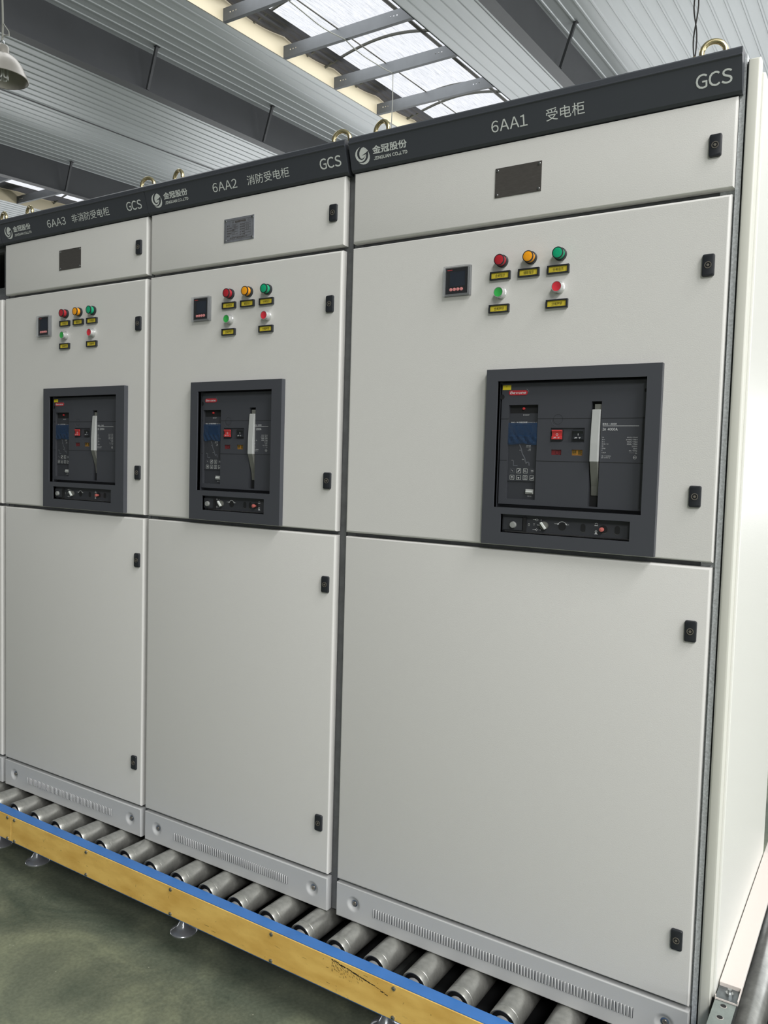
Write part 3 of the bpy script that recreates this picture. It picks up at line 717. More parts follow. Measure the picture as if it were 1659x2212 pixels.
    c.text('GB/T 14048.2', X(tx0), ZZ(.2205), .0022, m, y, cap=True, res=1); c.text('IEC 60947-2', X(tx0), ZZ(.2165), .0022, m, y, cap=True, res=1)
    c.ring(X(tx1-.0065), ZZ(.2195), .0036, .0040, y, m, seg=18); c.text('CCC', X(tx1-.0065), ZZ(.2180), .0028, m, y, align='c', res=1, bold=.02)
    bb(c, 'breaker_body', o, AT, smooth=False)
    c = MB()                                     # maker's badge
    r0, r1 = L['badge']; n = 10; zc, hb = ZZ(.3710), .0060
    pts = [(X(r0)+hb+hb*math.cos(PI/2+PI*i/n), zc+hb*math.sin(PI/2+PI*i/n)) for i in range(n+1)]+[(X(r1)-hb+hb*math.cos(-PI/2+PI*i/n), zc+hb*math.sin(-PI/2+PI*i/n)) for i in range(n+1)]
    c.prism(pts, 'y', yf-.0012, yf, M['badge']); c.text('Bevone', X(r0)+.0035, zc-.0030, .0060, M['white_ink'], yf-.0016, w=r1-r0-.0075, bold=.02, shear=.18)
    c.ring(X(r1)-hb+.0016, zc+.0012, hb+.0004, hb+.0012, yf-.0006, M['chrome'], 0, PI*.45, 8)
    bb(c, 'brand_badge', o, AT, smooth=False)
    if L['tag']:
        c = MB(); c.box(X(B0)+.0018, X(B0)+.0235, yf-.0008, yf, ZZ(.3785), ZZ(.3895), M['yellow_tag']); c.text('QF', X(B0)+.0125, ZZ(.3850), .0032, M['label_ink'], yf-.001, align='c')
        bb(c, 'yellow_sticker', o, AT, smooth=False)
    # electronic trip controller
    c = MB(); yc = yf+.006; y = yc-.0004
    c.box(X(cl), X(cr), yc+.003, .017, ZZ(.3214), ZZ(.3415), M['hole']); c.box(X(cl), X(cr), yc, .017, ZZ(.1565), ZZ(.3214), M['panel_face'])
    c.box(X(cl), X(cr), yc+.0022, .017, ZZ(.1127), ZZ(.1565), M['panel_face'])
    led = L['led']; c.lathe([(.0032, yc+.003), (.0030, yc-.001), (.0001, yc-.002)], (X(led), 0, ZZ(.3330)), 'y', M['red'], 14, cap=False)
    c.text('复 位 RESET', X(led)+.0075, ZZ(.3160), .0030, M['white_ink'], y, align='c', w=.016, res=1)
    c.text('BW1-3M 智能控制器', X(cl)+.0055, ZZ(.2975), .0040, M['white_ink'], y, w=.042, res=2, bold=.006); c.text('Intelligent trip unit', X(cr)-.0035, ZZ(.2980), .0026, M['white_ink'], y, w=.023, align='r', res=1)
    c.box(X(cl)+.017, X(cr)-.016, yc-.0003, yc, ZZ(.266), ZZ(.2935), M['meter_screen'])
    c.text('故障 报警', X(cr)-.0170, ZZ(.2415), .0026, M['white_ink'], y, align='r', res=1); c.text('Fault/Alarm', X(cr)-.0170, ZZ(.2385), .0017, M['white_ink'], y, align='r', res=1)
    c.text('正常', X(cr)-.0170, ZZ(.2335), .0026, M['white_ink'], y, align='r', res=1); c.text('Healthy', X(cr)-.0170, ZZ(.2305), .0019, M['white_ink'], y, align='r', res=1)
    c.line([(X(cl)+.029, ZZ(.246)), (X(cl)+.034, ZZ(.236)), (X(cl)+.037, ZZ(.224)), (X(cl)+.044, ZZ(.213)), (X(cl)+.046, ZZ(.203)), (X(cl)+.055, ZZ(.203)), (X(cl)+.056, ZZ(.195))], .0026, y, M['faint_ink'])
    c.line([(X(cl)+.015, ZZ(.207)), (X(cl)+.015, ZZ(.194)), (X(cl)+.026, ZZ(.194))], .0018, y, M['faint_ink'])
    for a, b_, tt in ((.030, .231, 'Ir'), (.037, .209, 'Isd'), (.010, .206, 'Ig'), (.047, .200, 'Ii')): c.text(tt, X(cl)+a, ZZ(b_), .002, M['white_ink'], y, res=1)
    k0 = L['key']; w = M['white_ink']
    for r_ in range(2):
        for q in range(4):
            x, z = X(k0+.0172*q), ZZ(.1765-.0163*r_); a = .0105
            c.line([(x, z), (x+a, z), (x+a, z+a), (x, z+a), (x, z)], .0006, y, M['faint_ink'] if (q, r_) in ((0, 0), (3, 0)) else M['ink'])
            mx, mz = x+a/2, z+a/2
            if (r_, q) == (0, 0): c.line([(mx-.002, mz+.002), (mx, mz), (mx+.002, mz-.002)], .0005, y, w)
            if (r_, q) == (0, 1): c.line([(mx-.0025, mz-.0025), (mx+.0028, mz+.0028)], .0016, y, w)
            if (r_, q) == (0, 2): c.line([(mx-.002, mz+.003), (mx-.002, mz-.002), (mx+.003, mz-.003), (mx-.001, mz+.003)], .0006, y, w)
            if (r_, q) == (0, 3): c.line([(mx-.003, mz-.002), (mx+.003, mz-.002), (mx+.003, mz+.002), (mx-.003, mz+.002), (mx, mz), (mx+.003, mz+.002)], .0005, y, w)
            if (r_, q) == (1, 0): c.poly([(mx-.0027, mz), (mx+.0027, mz), (mx, mz+.003)], y, w); c.line([(mx-.001, mz-.002), (mx+.001, mz-.002)], .001, y, w)
            if (r_, q) == (1, 1): c.poly([(mx-.0027, mz), (mx, mz-.003), (mx+.0027, mz)], y, w)
            if (r_, q) == (1, 2): c.line([(mx-.002, mz-.003), (mx+.002, mz-.003), (mx+.002, mz+.003), (mx-.002, mz+.003), (mx-.002, mz-.003)], .0006, y, w)
            if (r_, q) == (1, 3): c.line([(mx+.003, mz+.0025), (mx+.003, mz-.001), (mx-.002, mz-.001)], .0014, y, w); c.poly([(mx-.0035, mz-.001), (mx-.001, mz+.001), (mx-.001, mz-.003)], y, w)
    sw = L['sw']; c.box(X(sw)-.0098, X(sw)+.0098, yc-.001, yc+.002, ZZ(.1263), ZZ(.1376), M['handle']); c.box(X(sw)-.0088, X(sw)+.0080, yc-.0035, yc-.001, ZZ(.1300), ZZ(.1328), M['ink'])
    c.box(X(sw)-.0085, X(sw)+.0075, yc-.0013, yc-.001, ZZ(.1275), ZZ(.1296), M['handle_dark'])
    c.text('测试口 TEST', X(sw), ZZ(.1195), .0026, M['white_ink'], y+.0022-.0002, align='c', w=.011, res=1)
    bb(c, 'trip_controller', o, AT, smooth=False)
    c = MB(); f0, f1 = L['film']; NX, NZ = 18, 14; vs = []; rr = random.Random(int(Wd*1e4))
    for j in range(NZ+1):
        for i in range(NX+1):
            e = (1 if 0 < i < NX and 0 < j < NZ else .4)
            vs.append((X(f0)+(f1-f0)*i/NX+(.0012*math.sin(j*.9) if i == 0 else 0), yf+.0012-.0022*e*abs(math.sin(i*.7+j*.45+rr.random()*.7))*(1 if j < 6 else .45), ZZ(.2465)+.0515*j/NZ-(.0015*math.sin(i*.5) if j == 0 else 0)))
    c.add(vs, [(j*(NX+1)+i, j*(NX+1)+i+1, (j+1)*(NX+1)+i+1, (j+1)*(NX+1)+i) for j in range(NZ) for i in range(NX)], M['film'])
    bb(c, 'blue_film', o, AT, ang=.25)
    # opening and closing push buttons
    for key, (b0, b1), mm, sym, nm in (('off', L['rb'], M['red'], 'O', 'opening_button'), ('on', L['bbt'], M['black_plastic'], 'I', 'closing_button')):
        c = MB(); z0, z1 = .2590, .2808
        prof = [(yf+.004, ZZ(z0)), (yf-.004, ZZ(z0)), (yf-.0042, ZZ(z0+.0065)), (yf-.0005, ZZ(z0+.0075)), (yf-.0015, ZZ(z0+.014)), (yf-.0048, ZZ(z1-.0022)), (yf-.0035, ZZ(z1)), (yf+.004, ZZ(z1))]
        c.prism(prof, 'x', X(b0), X(b1), mm)
        c.plate([X(b0)-.0012, X(b1)+.0012], [ZZ(z0)-.0012, ZZ(z1)+.0012], [(X(b0), X(b1), ZZ(z0), ZZ(z1))], yf-.001, yf+.004, M['hole'])
        bx = X((b0+b1)/2)
        if sym == 'O': c.ring(bx, ZZ(z0+.0112), .0019, .0028, yf-.0022, M['white_ink'], seg=18)
        else: c.box(bx-.0004, bx+.0004, yf-.0024, yf-.0020, ZZ(z0+.0088), ZZ(z0+.0140), M['white_ink'])
        c.text('按 下', bx, ZZ(z0+.0014), .0042, M['white_ink'], yf-.0046, align='c', w=.0150, res=2, bold=.01)
        bb(c, nm, o, AT, smooth=False)
    # charging handle in its slot
    c = MB(); h0, h1 = hs0+.0026, hs0+.0217
    c.box(X(h0)+.004, X(h1)+.0015, .004, .012, ZZ(.322), ZZ(.3405), M['handle_dark'])
    prof = [(.0010, ZZ(.3283)), (-.0015, ZZ(.3272)), (-.0045, ZZ(.290)), (-.0070, ZZ(.250)), (-.0072, ZZ(.2078)), (.004, ZZ(.2078)), (.008, ZZ(.26)), (.008, ZZ(.3283))]
    c.prism(prof, 'x', X(h0), X(h1), M['handle'])
    prof = [(-.0068, ZZ(.2077)), (.0110, ZZ(.1515)), (.0140, ZZ(.1290)), (.016, ZZ(.1290)), (.016, ZZ(.2077))]
    c.prism(prof, 'x', X(h0)+.0006, X(h1), M['handle_dark'])
    bb(c, 'charging_handle', o, AT, smooth=False, bevel=.0009)
    c = MB(); c.box(X(hs0)-.001, X(hs1)+.001, .0165, .0175, ZZ(.1025), ZZ(.348), M['hole']); bb(c, 'handle_slot', o, AT, smooth=False)
    # racking tray below
    c = MB(); yt = -.003; c.box(X(s0), X(s1), yt, .012, ZZ(sz0+.004), ZZ(sz1), M['recess']); y = yt-.0005; zc = .0530; w = M['white_ink']
    bx = L['btn']; c.box(X(bx)-.027, X(bx)+.0235, yt-.003, yt, ZZ(.0375), ZZ(.0680), M['recess']); c.box(X(bx)+.0262, X(bx)+.0332, yt-.0055, yt, ZZ(.0360), ZZ(.0700), M['hole'])
    if not L['narrow']:
        c.line([(X(bx)+.0375, ZZ(.0500)), (X(bx)+.0410, ZZ(.0500)), (X(bx)+.0410, ZZ(.0545)), (X(bx)+.0375, ZZ(.0545)), (X(bx)+.0375, ZZ(.0500))], .0005, y, M['ink']); c.ring(X(bx)+.0393, ZZ(.0545), .0010, .0014, y, M['ink'], 0, PI, 8)
    tx = L['test']; kn = L['knob']
    c.text('Test', X(tx)+.0035, ZZ(.0518), .0030, w, y, w=.0075, bold=.01); c.text('T', X(tx)-.0055, ZZ(.0512), .0048, w, y)
    for zz, sgn in ((.0655, 1), (.0415, 1)):
        c.line([(X(tx)-.007, ZZ(zz)), (X(tx)-.001, ZZ(zz))], .0006, y, w if zz < .05 else M['ink']); c.disc(X(tx)+.0002, ZZ(zz), .0015, y, w)
        c.line([(X(tx)+.0025, ZZ(zz)+.0032), (X(tx)+.0050, ZZ(zz)), (X(tx)+.0025, ZZ(zz)-.0032)], .0008, y, w); c.line([(X(tx)+.0050, ZZ(zz)), (X(tx)+.0080, ZZ(zz))], .0006, y, w)
    for a, zz in ((-.0085, .0655), (-.0125, .0530), (-.0100, .0415)): c.disc(X(kn)+a, ZZ(zz), .0011, y, w, 10)
    cr_ = L['crank']; c.disc(X(cr_), ZZ(zc), .0092, y, M['hole'], 28); c.ring(X(cr_), ZZ(zc)+.001, .0103, .0112, y, w, PI*.14, PI*.86, 16)
    for sg in (-1, 1): c.poly([(X(cr_)+sg*.0075, ZZ(zc)+.0052), (X(cr_)+sg*.0112, ZZ(zc)+.0082), (X(cr_)+sg*.0122, ZZ(zc)+.0036)], y, w)
    c.text('Out', X(cr_)-.0128, ZZ(zc)+.0050, .0026, w, y, align='r', res=1); c.text('In', X(cr_)+.0132, ZZ(zc)+.0042, .0024, w, y, res=1)
    for ov in L['ovals']:
        pts = [(X(ov)+.0060*math.cos(2*PI*i/24), ZZ(zc)+(.0040 if math.sin(2*PI*i/24) > 0 else -.0040)+.0060*math.sin(2*PI*i/24)) for i in range(24)]
        c.poly(pts, y, M['hole']); c.line(pts[14:21], .0005, y-.0001, M['handle_dark'])
    rd = L['redk']; c.disc(X(rd)+.0015, ZZ(zc), .0096, y, M['hole'], 28); c.ring(X(rd)+.0015, ZZ(zc), .0092, .0098, y-.0001, M['handle_dark'], PI*1.4, PI*1.75, 8)
    sx = L['sym']
    c.ring(X(sx), ZZ(.0635), .0026, .0033, y, w, 0, PI, 10); c.box(X(sx)-.0040, X(sx)+.0040, y, y+.0002, ZZ(.0602), ZZ(.0616), w)
    c.box(X(sx)-.0040, X(sx)+.0040, y, y+.0002, ZZ(.0405), ZZ(.0418), w); c.box(X(sx)-.0018, X(sx)+.0018, y, y+.0002, ZZ(.0418), ZZ(.0440), w); c.ring(X(sx), ZZ(.0466), .0018, .0028, y, w, 0, PI*1.8, 12)
    bb(c, 'racking_tray', o, AT, smooth=False)
    c = MB(); c.lathe([(.0082, yt), (.0080, yt-.008), (.0070, yt-.0092), (.0001, yt-.0095)], (X(bx), 0, ZZ(.0500)), 'y', M['release'], 22, cap=False); bb(c, 'release_button', o, AT)
    c = MB(); c.lathe([(.0100, yt), (.0096, yt-.006), (.0001, yt-.0065)], (X(kn), 0, ZZ(zc)), 'y', M['handle_dark'], 24, cap=False)
    a = math.radians(-52); ca, sa = math.cos(a), math.sin(a)
    vs = [(X(kn)+u*ca-v*sa, yy, ZZ(zc)+u*sa+v*ca) for yy in (yt-.006, yt-.0125) for u, v in ((-.0095, -.0020), (.0095, -.0020), (.0095, .0020), (-.0095, .0020))]
    c.add(vs, [(0, 1, 2, 3), (4, 5, 6, 7), (0, 1, 5, 4), (1, 2, 6, 5), (2, 3, 7, 6), (3, 0, 4, 7)], M['ink']); bb(c, 'selector_knob', o, AT)
    c = MB(); c.lathe([(.0034, yt), (.0034, yt-.006), (.0052, yt-.007), (.0050, yt-.012), (.0001, yt-.013)], (X(rd), 0, ZZ(zc)), 'y', M['plunger'], 20, cap=False); bb(c, 'red_plunger', o, AT)

ZL = [0.108, 1.0909, 1.1019, 1.8794, 1.8922, 2.0791]
def cabinet(name_label, x0, x1, gx0, gx1, dx, lk, open_top=False):
    """x0..x1 the doors, gx0..gx1 the whole cabinet"""
    root = thing('switchgear_cabinet', name_label, 'electrical cabinet', Vector((gx0, 0, 0))+OFF, 'switchgear cabinets on the roller conveyor')
    c = MB(); m = M['carcass']
    for a, b in ((gx0+.001, gx0+.03), (gx1-.03, gx1-.001)): c.box(a, b, .0235, .075, 0, 2.16, m)
    for z0, z1 in ((0, .012), (.09, .118), (1.083, 1.108), (1.872, 1.90), (2.066, 2.16)): c.box(gx0+.03, gx1-.03, .026, .05, z0, z1, m)
    c.box(gx0+.003, gx1-.003, .80, .81, 0.01, 2.15, m); c.box(gx0+.003, gx1-.003, .076, .80, 2.14, 2.15, m); c.box(gx0+.003, gx1-.003, .05, .80, 0.0, .012, m)
    for a in (gx0+.003, gx1-.005): c.box(a, a+.002, .0755, .80, .012, 2.14, m)
    if not open_top: c.box(gx0+.03, gx1-.03, .05, .054, .012, 2.14, M['dark_gap'])
    else: c.box(gx0+.03, gx1-.03, .05, .054, .012, 1.90, M['dark_gap'])
    bb(c, 'carcass', root, (gx0, 0, 0), smooth=False, bevel=.0015)
    return root
def door(root, name, x0, x1, z0, z1, hole=None):
    c = MB(); c.pan(x0, x1, z0, z1, 0, .022, .0058, M['paint'], n=4, hole=hole); return bb(c, name, root, (x0, 0, z0))

LAY1 = dict(x=-.5405, w=.4200, win=(.0300, .3880), slotwin=(.0500, .3650), body=(.0345, .3840), ctl=(.0540, .1297), hslot=(.2602, .2840), pair=(.1636, .2460), ir=(.1667, .1917), iy=(.2172, .2430),
            circ=.1807, txt=(.2882, .3707), type='BW1-4000', amps='4000A', badge=(.0531, .1017), tag=True, led=.0903, key=.0612, sw=.1132, film=(.0524, .1290), rb=(.1678, .1927), bbt=(.2190, .2443),
            btn=.0805, test=.1366, knob=.1589, crank=.2032, ovals=(.2537, .3338), redk=.3003, sym=.2849, narrow=False)
LAY2 = dict(x=-1.5575, w=.3680, win=(.0305, .3300), slotwin=(.0550, .3085), body=(.0330, .3265), ctl=(.0390, .1137), hslot=(.2300, .2545), pair=(.1264, .2093), ir=(.1300, .1540), iy=(.1815, .2065),
            circ=.1451, txt=(.2470, .3049), type='BW1-2000', amps='2000A', badge=(.0470, .0954), tag=False, led=.0749, key=.0486, sw=.0999, film=(.0400, .1115), rb=(.1311, .1565), bbt=(.1824, .2076),
            btn=.0714, test=.1042, knob=.1259, crank=.1685, ovals=(.2224, .2444), redk=.2648, sym=.2796, narrow=True)
LAY3 = dict(LAY1); sh = -.0075
for k_, v_ in LAY1.items():
    if k_ in ('x', 'w', 'win', 'slotwin', 'type', 'amps', 'tag', 'narrow'): continue
    LAY3[k_] = tuple(q+sh for q in v_) if isinstance(v_, tuple) else v_+sh
LAY3.update(x=-2.3045, w=.4370, win=(.0335, .3955), slotwin=(.0565, .3735), body=(.0365, .3915), type='BW1-2500', amps='2500A')

def furnish(root, x0, x1, xs, lx, plate, etched, lay, lamps, meter_x, vents, bolts):
    """doors with their fittings; xs = right edges of the three doors"""
    d = door(root, 'upper_door', x0, xs[0], ZL[4], ZL[5]); lock(d, lx[0], 1.9835); nameplate(d, plate[0], plate[1], 1.9505, 2.0205, etched)
    hole = (lay['x']+.012, lay['x']+lay['w']-.012, 1.1155, 1.523)
    d = door(root, 'middle_door', x0, xs[1], ZL[2], ZL[3], hole); lock(d, lx[1], 1.7353); lock(d, lx[2], 1.2430)
    place('meter', meter_mb, 'power_meter', d, meter_x, 1.7590)
    for i, (k, w) in enumerate((('red', '合闸指示'), ('amber', '储能指示'), ('green', '分闸指示'))):
        place('lamp_'+k, lambda: indicator_mb(M['lens_'+k]), 'indicator_lamp', d, lamps[i], 1.7955)['label'] = k+' indicator lamp'
        place('tag_'+w, lambda: label_mb(w), 'label_holder', d, lamps[i]-.0035, 1.7615)
    for i, k, w in ((0, 'green', '合闸按钮'), (2, 'red', '分闸按钮')):
        place('button_'+k, lambda: button_mb(M['cap_'+k]), 'push_button', d, lamps[i]-.001, 1.7190)['label'] = k+' push button'
        place('tag_'+w, lambda: label_mb(w), 'label_holder', d, lamps[i]-.0035, 1.6820)
    d = door(root, 'lower_door', x0, xs[2], ZL[0], ZL[1]); lock(d, lx[3], .9490); lock(d, lx[4], .2540)
    breaker(root, lay)
    plinth(root, x0, xs[3], bolts[0], bolts[1], vents[0], vents[1])

A1 = cabinet('widest grey switchgear cabinet at the right end of the row, its header reading 6AA1', -.9638, 0, -.975, .008, 0, None)
furnish(A1, -.9638, 0, (.0025, -.0005, -.0015, .0005), (-.0375, -.0395, -.0425, -.0375, -.0335), (-.5435, -.4245), False, LAY1, (-.5165, -.4425, -.3690), -.6365, (-.8345, -.1240), (-.9035, -.0515))
header(A1, -.9685, .0098, '6AA1', '受电柜', -.5520, .0925, -.4130, .0920, -.0805, -.9285, -.8950)
eye_bolts(A1, (-.915, -.062))
A2 = cabinet('grey switchgear cabinet in the middle, header reading 6AA2, with a silver etched nameplate', -1.7642, -.9960, -1.7735, -.976, 0, None)
furnish(A2, -1.7642, -.996, (-.9935, -.9975, -.9975, -.9965), (-1.0300, -1.0345, -1.0290, -1.0270, -1.0305), (-1.4400, -1.3210), True, LAY2, (-1.4095, -1.3355, -1.2615), -1.5275, (-1.6190, -1.1450), (-1.7050, -1.0505))
header(A2, -1.7695, -.9815, '6AA2', '消防受电柜', -1.4765, .0980, -1.3380, .1580, -1.0705, -1.7215, -1.6880)
eye_bolts(A2, (-1.700, -1.049))
A3 = cabinet('grey switchgear cabinet left of the middle one, its header reading 6AA3', -2.5638, -1.7847, -2.573, -1.7745, 0, None)
furnish(A3, -2.5638, -1.7847, (-1.7830, -1.7850, -1.7850, -1.7845), (-1.8185, -1.8175, -1.8140, -1.8120, -1.8170), (-2.2370, -2.1180), False, LAY3, (-2.1975, -2.1225, -2.0490), -2.3175, (-2.4160, -1.9350), (-2.5030, -1.8375))
header(A3, -2.5700, -1.7715, '6AA3', '非消防受电柜', -2.2860, .1030, -2.1480, .1960, -1.8650, -2.5185, -2.4870)
eye_bolts(A3, (-2.495, -1.845))
A4 = cabinet('grey switchgear cabinet cut off by the left edge, its upper compartment open', -3.364, -2.5845, -3.373, -2.575, 0, None, open_top=True)
d = door(A4, 'middle_door', -3.364, -2.5860, ZL[2], ZL[3]); d = door(A4, 'lower_door', -3.364, -2.5860, ZL[0], ZL[1])
plinth(A4, -3.364, -2.5850, -3.303, -2.6375, -3.216, -2.735)
c = MB(); c.prism([(.0225, 2.0805), (-.001, 2.0805), (-.0068, 2.0855), (-.0246, 2.1465), (-.0282, 2.1485), (-.0282, 2.151), (-.0255, 2.1525), (-.0255, 2.163), (-.022, 2.167), (.0225, 2.167)], 'x', -3.370, -2.5725, M['header'])
bb(c, 'header_panel', A4, (-3.37, 0, 2.08), ang=.3); eye_bolts(A4, (-2.66,))
c = MB()
for i in range(4):
    c.box(-3.30, -2.62, .20+.09*i, .21+.09*i, 1.93+.03*(i % 2), 1.99+.03*(i % 2), M['brass'] if i % 2 else M['galv'])
for i in range(6): c.lathe([(.03, 0), (.022, .02), (.03, .04), (.022, .06), (.03, .08)], (-3.2+.11*i, .26, 1.905), 'z', M['white_ink'] if i % 2 else M['red'], 14)
bb(c, 'busbars', A4, (-3.3, 0, 1.9))

# side panel, trim and dark gap strip on the right end of the widest cabinet
c = MB(); c.box(.0036, .0140, .010, .075, 0, 2.165, M['galv']); c.box(-.028, .0025, .0225, .026, 0, 2.08, M['galv'])
o = bb(c, 'corner_post', A1, (0, 0, 0), smooth=False); o['label'] = 'galvanised corner post'
c = MB(); c.box(.0142, .0177, .016, .09, 0, 2.15, M['dark_gap']); bb(c, 'gap_shade_strip', A1, (0, 0, 0), smooth=False)  # near-black strip painting the shade of an open gap
c = MB(); c.pan(.0178, .0415, 0.0, 2.1495, .001, .030, .005, M['flange']); bb(c, 'edge_trim', A1, (.0178, 0, 0))
c = MB(); c.box(.0180, .0480, .030, .805, .130, 2.130, M['side_paint']); bb(c, 'side_panel', A1, (.016, 0, 0), bevel=.004, smooth=False)
c = MB(); c.box(.0095, .0155, .02, .80, 0, .125, M['carcass']); bb(c, 'base_rail', A1, (.01, 0, 0), smooth=False)

# ------------------------------------------------------------------ roller conveyor
RO = Vector((-1.0, 0, 0)); TH = -.0069
CV = thing('roller_conveyor', 'roller conveyor with steel rollers, blue rail and scuffed yellow guard plates under the cabinets', 'conveyor', RO)
CV.rotation_euler = (0, 0, TH)
def cb(mb, name, parent=CV, at=(0, 0, 0), **k):  # conveyor frame: base-frame vertices
    if k.get('local'): return build(mb, name, parent, Vector(at)+OFF, **k)
    mb.v = [(a, b, c_+ZB) for a, b, c_ in mb.v]; return build(mb, name, parent, Vector(at)+OFF, **k)
RR, RZc, YE = .0368, -.0375, -.096
def roller_mb():
    c = MB(); L = 1.05
    prof = [(.0305, .006), (.0325, .0015), (RR-.0015, .0003), (RR, .004), (RR, .0205), (RR-.0007, .0212), (RR-.0007, .0222), (RR, .0229), (RR, L-.004), (RR-.003, L)]
    c.lathe(prof, (0, 0, 0), 'y', M['roller'], 40, cap=False)
    return c
def bearing_mb():
    c = MB(); c.lathe([(.031, .009), (.021, .007), (.0205, .004)], (0, 0, 0), 'y', M['bearing'], 28, cap=False)
    c.lathe([(.0205, .006), (.0205, .001), (.0150, -.0010), (.0090, .003), (.006, .003), (.006, -.012)], (0, 0, 0), 'y', M['hub'], 28, cap=False)
    return c
pr_ = pb_ = None
for k in range(-8, 24):
    x = -.5235-.1232*k; at = (x, YE, RZc)
    if pr_ is None: pr_ = cb(roller_mb(), 'roller', CV, at, local=True); pb_ = cb(bearing_mb(), 'bearing', pr_, at, local=True)
    else: r = dup(pr_, CV, Vector(at)+OFF); dup(pb_, r, Vector(at)+OFF)
c = MB(); c.prism([(-.1065, -.014), (-.148, -.0105), (-.1485, -.014), (-.1485, -.108), (-.112, -.108), (-.112, -.104), (-.1445, -.104), (-.1445, -.018), (-.1065, -.018)], 'x', -4.6, .75, M['blue'])
cb(c, 'blue_rail', CV, (-1, 0, 0), smooth=False)
c = MB(); c.box(-4.6, .75, -.100, 1.0, -.128, -.124, M['dark_gap']); c.box(-4.6, .75, -.104, -.100, -.13, -.045, M['rail_dark']); c.box(-4.6, .75, 1.0, 1.05, -.13, -.01, M['rail_dark'])  # first box: added dark sheet standing in for shade between the rollers
for xx in (-2.59, -2.35, -1.563, -.776, .01): c.box(xx-.03, xx+.03, -.10, 1.0, -.13, -.09, M['rail_dark'])
cb(c, 'frame', CV, (-1, 0, 0), smooth=False)
def guard(xa, xb, xs, scuff=None):
    c = MB(); c.box(xa+.001, xb-.001, -.1520, -.1490, -.104, -.0115, M['guard'])
    if scuff: c.add(scuff.v, scuff.f, M['scrape'])
    g = cb(c, 'guard_plate', CV, (xa, 0, -.05), bevel=.0012, smooth=False)
    for x in xs:
        for z in (-.0205, -.0970):
            if 'gb' not in PROTO:
                b = MB(); b.lathe([(.0058, 0), (.0056, -.003), (.0035, -.0042), (.0001, -.0044)], (0, 0, 0), 'y', M['screw'], 14, cap=False); b.box(-.0035, .0035, -.0048, -.0038, -.0006, .0006, M['hole'])
                PROTO['gb'] = cb(b, 'bolt', g, (x, -.1520, z), local=True)
            else: dup(PROTO['gb'], g, Vector((x, -.1520, z))+OFF)
    return g
SCUFF = c = MB(); sc = random.Random(3)                  # black scrape on the guard plate
M['scrape'] = mat('black_scrape', '2b261c', 0.7)
sx0 = -.865
def scr(u, v): return (sx0+u, -.0125-v)
u = 0.0
while u < .172:                                  # broken, ragged main scrape
    l = sc.uniform(.004, .011); v = .004+.02*(u/.17)+.009*(u/.17)**3+sc.gauss(0, .0007)
    c.line([scr(u, v), scr(u+l, v+.0016+sc.gauss(0, .0008))], sc.uniform(.0012, .0042)*(1.1-.4*u/.17), -.1523, M['scrape']); u += l*sc.uniform(.6, 1.15)
for i in range(90):
    u = abs(sc.gauss(0, .05)); v = .004+abs(sc.gauss(0, .013))+u*.10; l = sc.uniform(.0015, .006); a = sc.uniform(.6, 1.2)
    c.line([scr(u, v), scr(u+l*math.cos(a), v+l*math.sin(a))], sc.uniform(.0005, .0014), -.1523, M['scrape'])
for i in range(34):
    u = sc.uniform(-1.3, .45); v = sc.uniform(.004, .085); l = sc.uniform(.002, .02); a = sc.choice((0, .1, 1.4, 1.7))+sc.uniform(-.2, .2)
    c.line([scr(u, v), scr(u+l*math.cos(a), v+l*math.sin(a)*.5)], sc.uniform(.0004, .0009), -.1523, M['scrape'])
guard(-2.300, .152, [-2.279+.4022*i for i in range(7)], SCUFF)
guard(-4.59, -2.300, [-2.321-.4022*i for i in range(5)])
def foot_mb():
    c = MB(); c.lathe([(.043, .0), (.044, .003), (.042, .006), (.030, .012), (.020, .024), (.0135, .036), (.011, .040)], (0, 0, 0), 'z', M['foot_chrome'], 36)
    return c
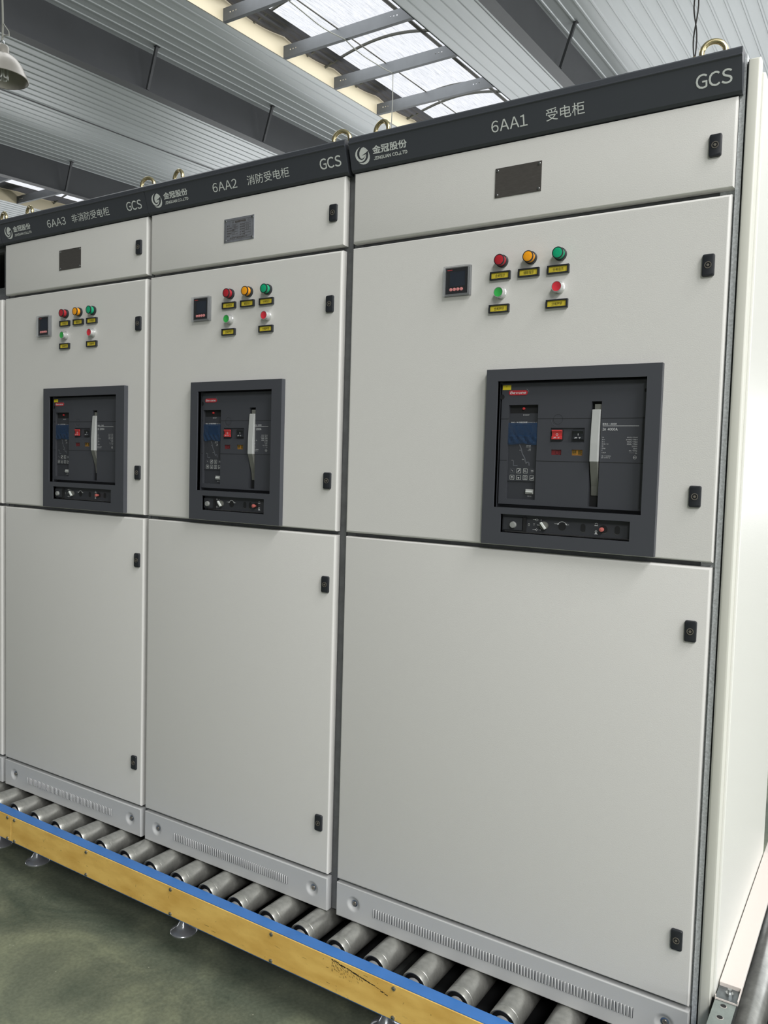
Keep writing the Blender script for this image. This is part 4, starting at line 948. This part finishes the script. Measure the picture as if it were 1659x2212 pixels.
def screw_mb():
    c = MB(); c.lathe([(.0065, .035), (.0065, .125)], (0, 0, 0), 'z', M['lock_metal'], 12); c.lathe([(.0105, .040), (.0105, .050)], (0, 0, 0), 'z', M['lock_metal'], 6)
    c.lathe([(.0105, .100), (.0105, .110)], (0, 0, 0), 'z', M['lock_metal'], 6); return c
pf = ps = None
for x in (-2.59, -2.35, -1.563, -.776, .01):
    for y in (-.012, .90):
        at = (x, y, -ZB)
        if pf is None: pf = cb(foot_mb(), 'levelling_foot', CV, at, local=True); ps = cb(screw_mb(), 'foot_screw', pf, at, local=True)
        else: r = dup(pf, CV, Vector(at)+OFF); dup(ps, r, Vector(at)+OFF)

# ------------------------------------------------------------------ channel bar against the right side
t = thing('channel_bar', 'white-faced galvanised channel bar lying beside the right end of cabinet 6AA1', 'steel bar', Vector((.052, -.05, 0))+OFF)
c = MB(); c.box(.0500, .0930, -.085, .90, .1405, .1425, M['strut']); c.box(.0555, .0575, -.085, .90, -.0005, .1405, M['rail_dark']); c.box(.0575, .0700, -.085, .90, -.0005, .0015, M['rail_dark'])  # dark web paints in the shade beneath the bar
for yy in (-.004, -.047): c.lathe([(.0062, .1426), (.0062, .1429), (.0001, .1429)], (.0700, yy, 0), 'z', M['hole'], 20, cap=False); c.lathe([(.0068, .1426), (.0068, .1427), (.0001, .1427)], (.0704, yy-.0008, 0), 'z', M['bar_white'], 20, cap=False)
bb(c, 'perforated_channel', t, (.056, -.09, 0), smooth=False)
c = MB(); c.box(.0502, .0970, .062, .95, .1440, .1550, M['bar_white']); c.box(.056, .066, .075, .95, .1170, .1440, M['rail_dark']); bb(c, 'white_bar', t, (.054, .08, 0), bevel=.0012, smooth=False)
c = MB(); c.box(.0502, .0965, .0120, .062, .1440, .1460, M['bracket']); c.box(.0953, .0968, .0100, .062, .1440, .1545, M['bar_white']); c.box(.0502, .0965, .0105, .0120, .1435, .1470, M['bar_white'])
c.box(.0502, .0516, .0085, .0140, .1435, .1530, M['bar_white']); c.box(.056, .090, .012, .060, .1170, .1440, M['rail_dark'])
c.lathe([(.0085, .146), (.0085, .152), (.0045, .152), (.0045, .160)], (.0755, .036, 0), 'z', M['screw'], 8); bb(c, 'end_bracket', t, (.0545, .03, 0), smooth=False)
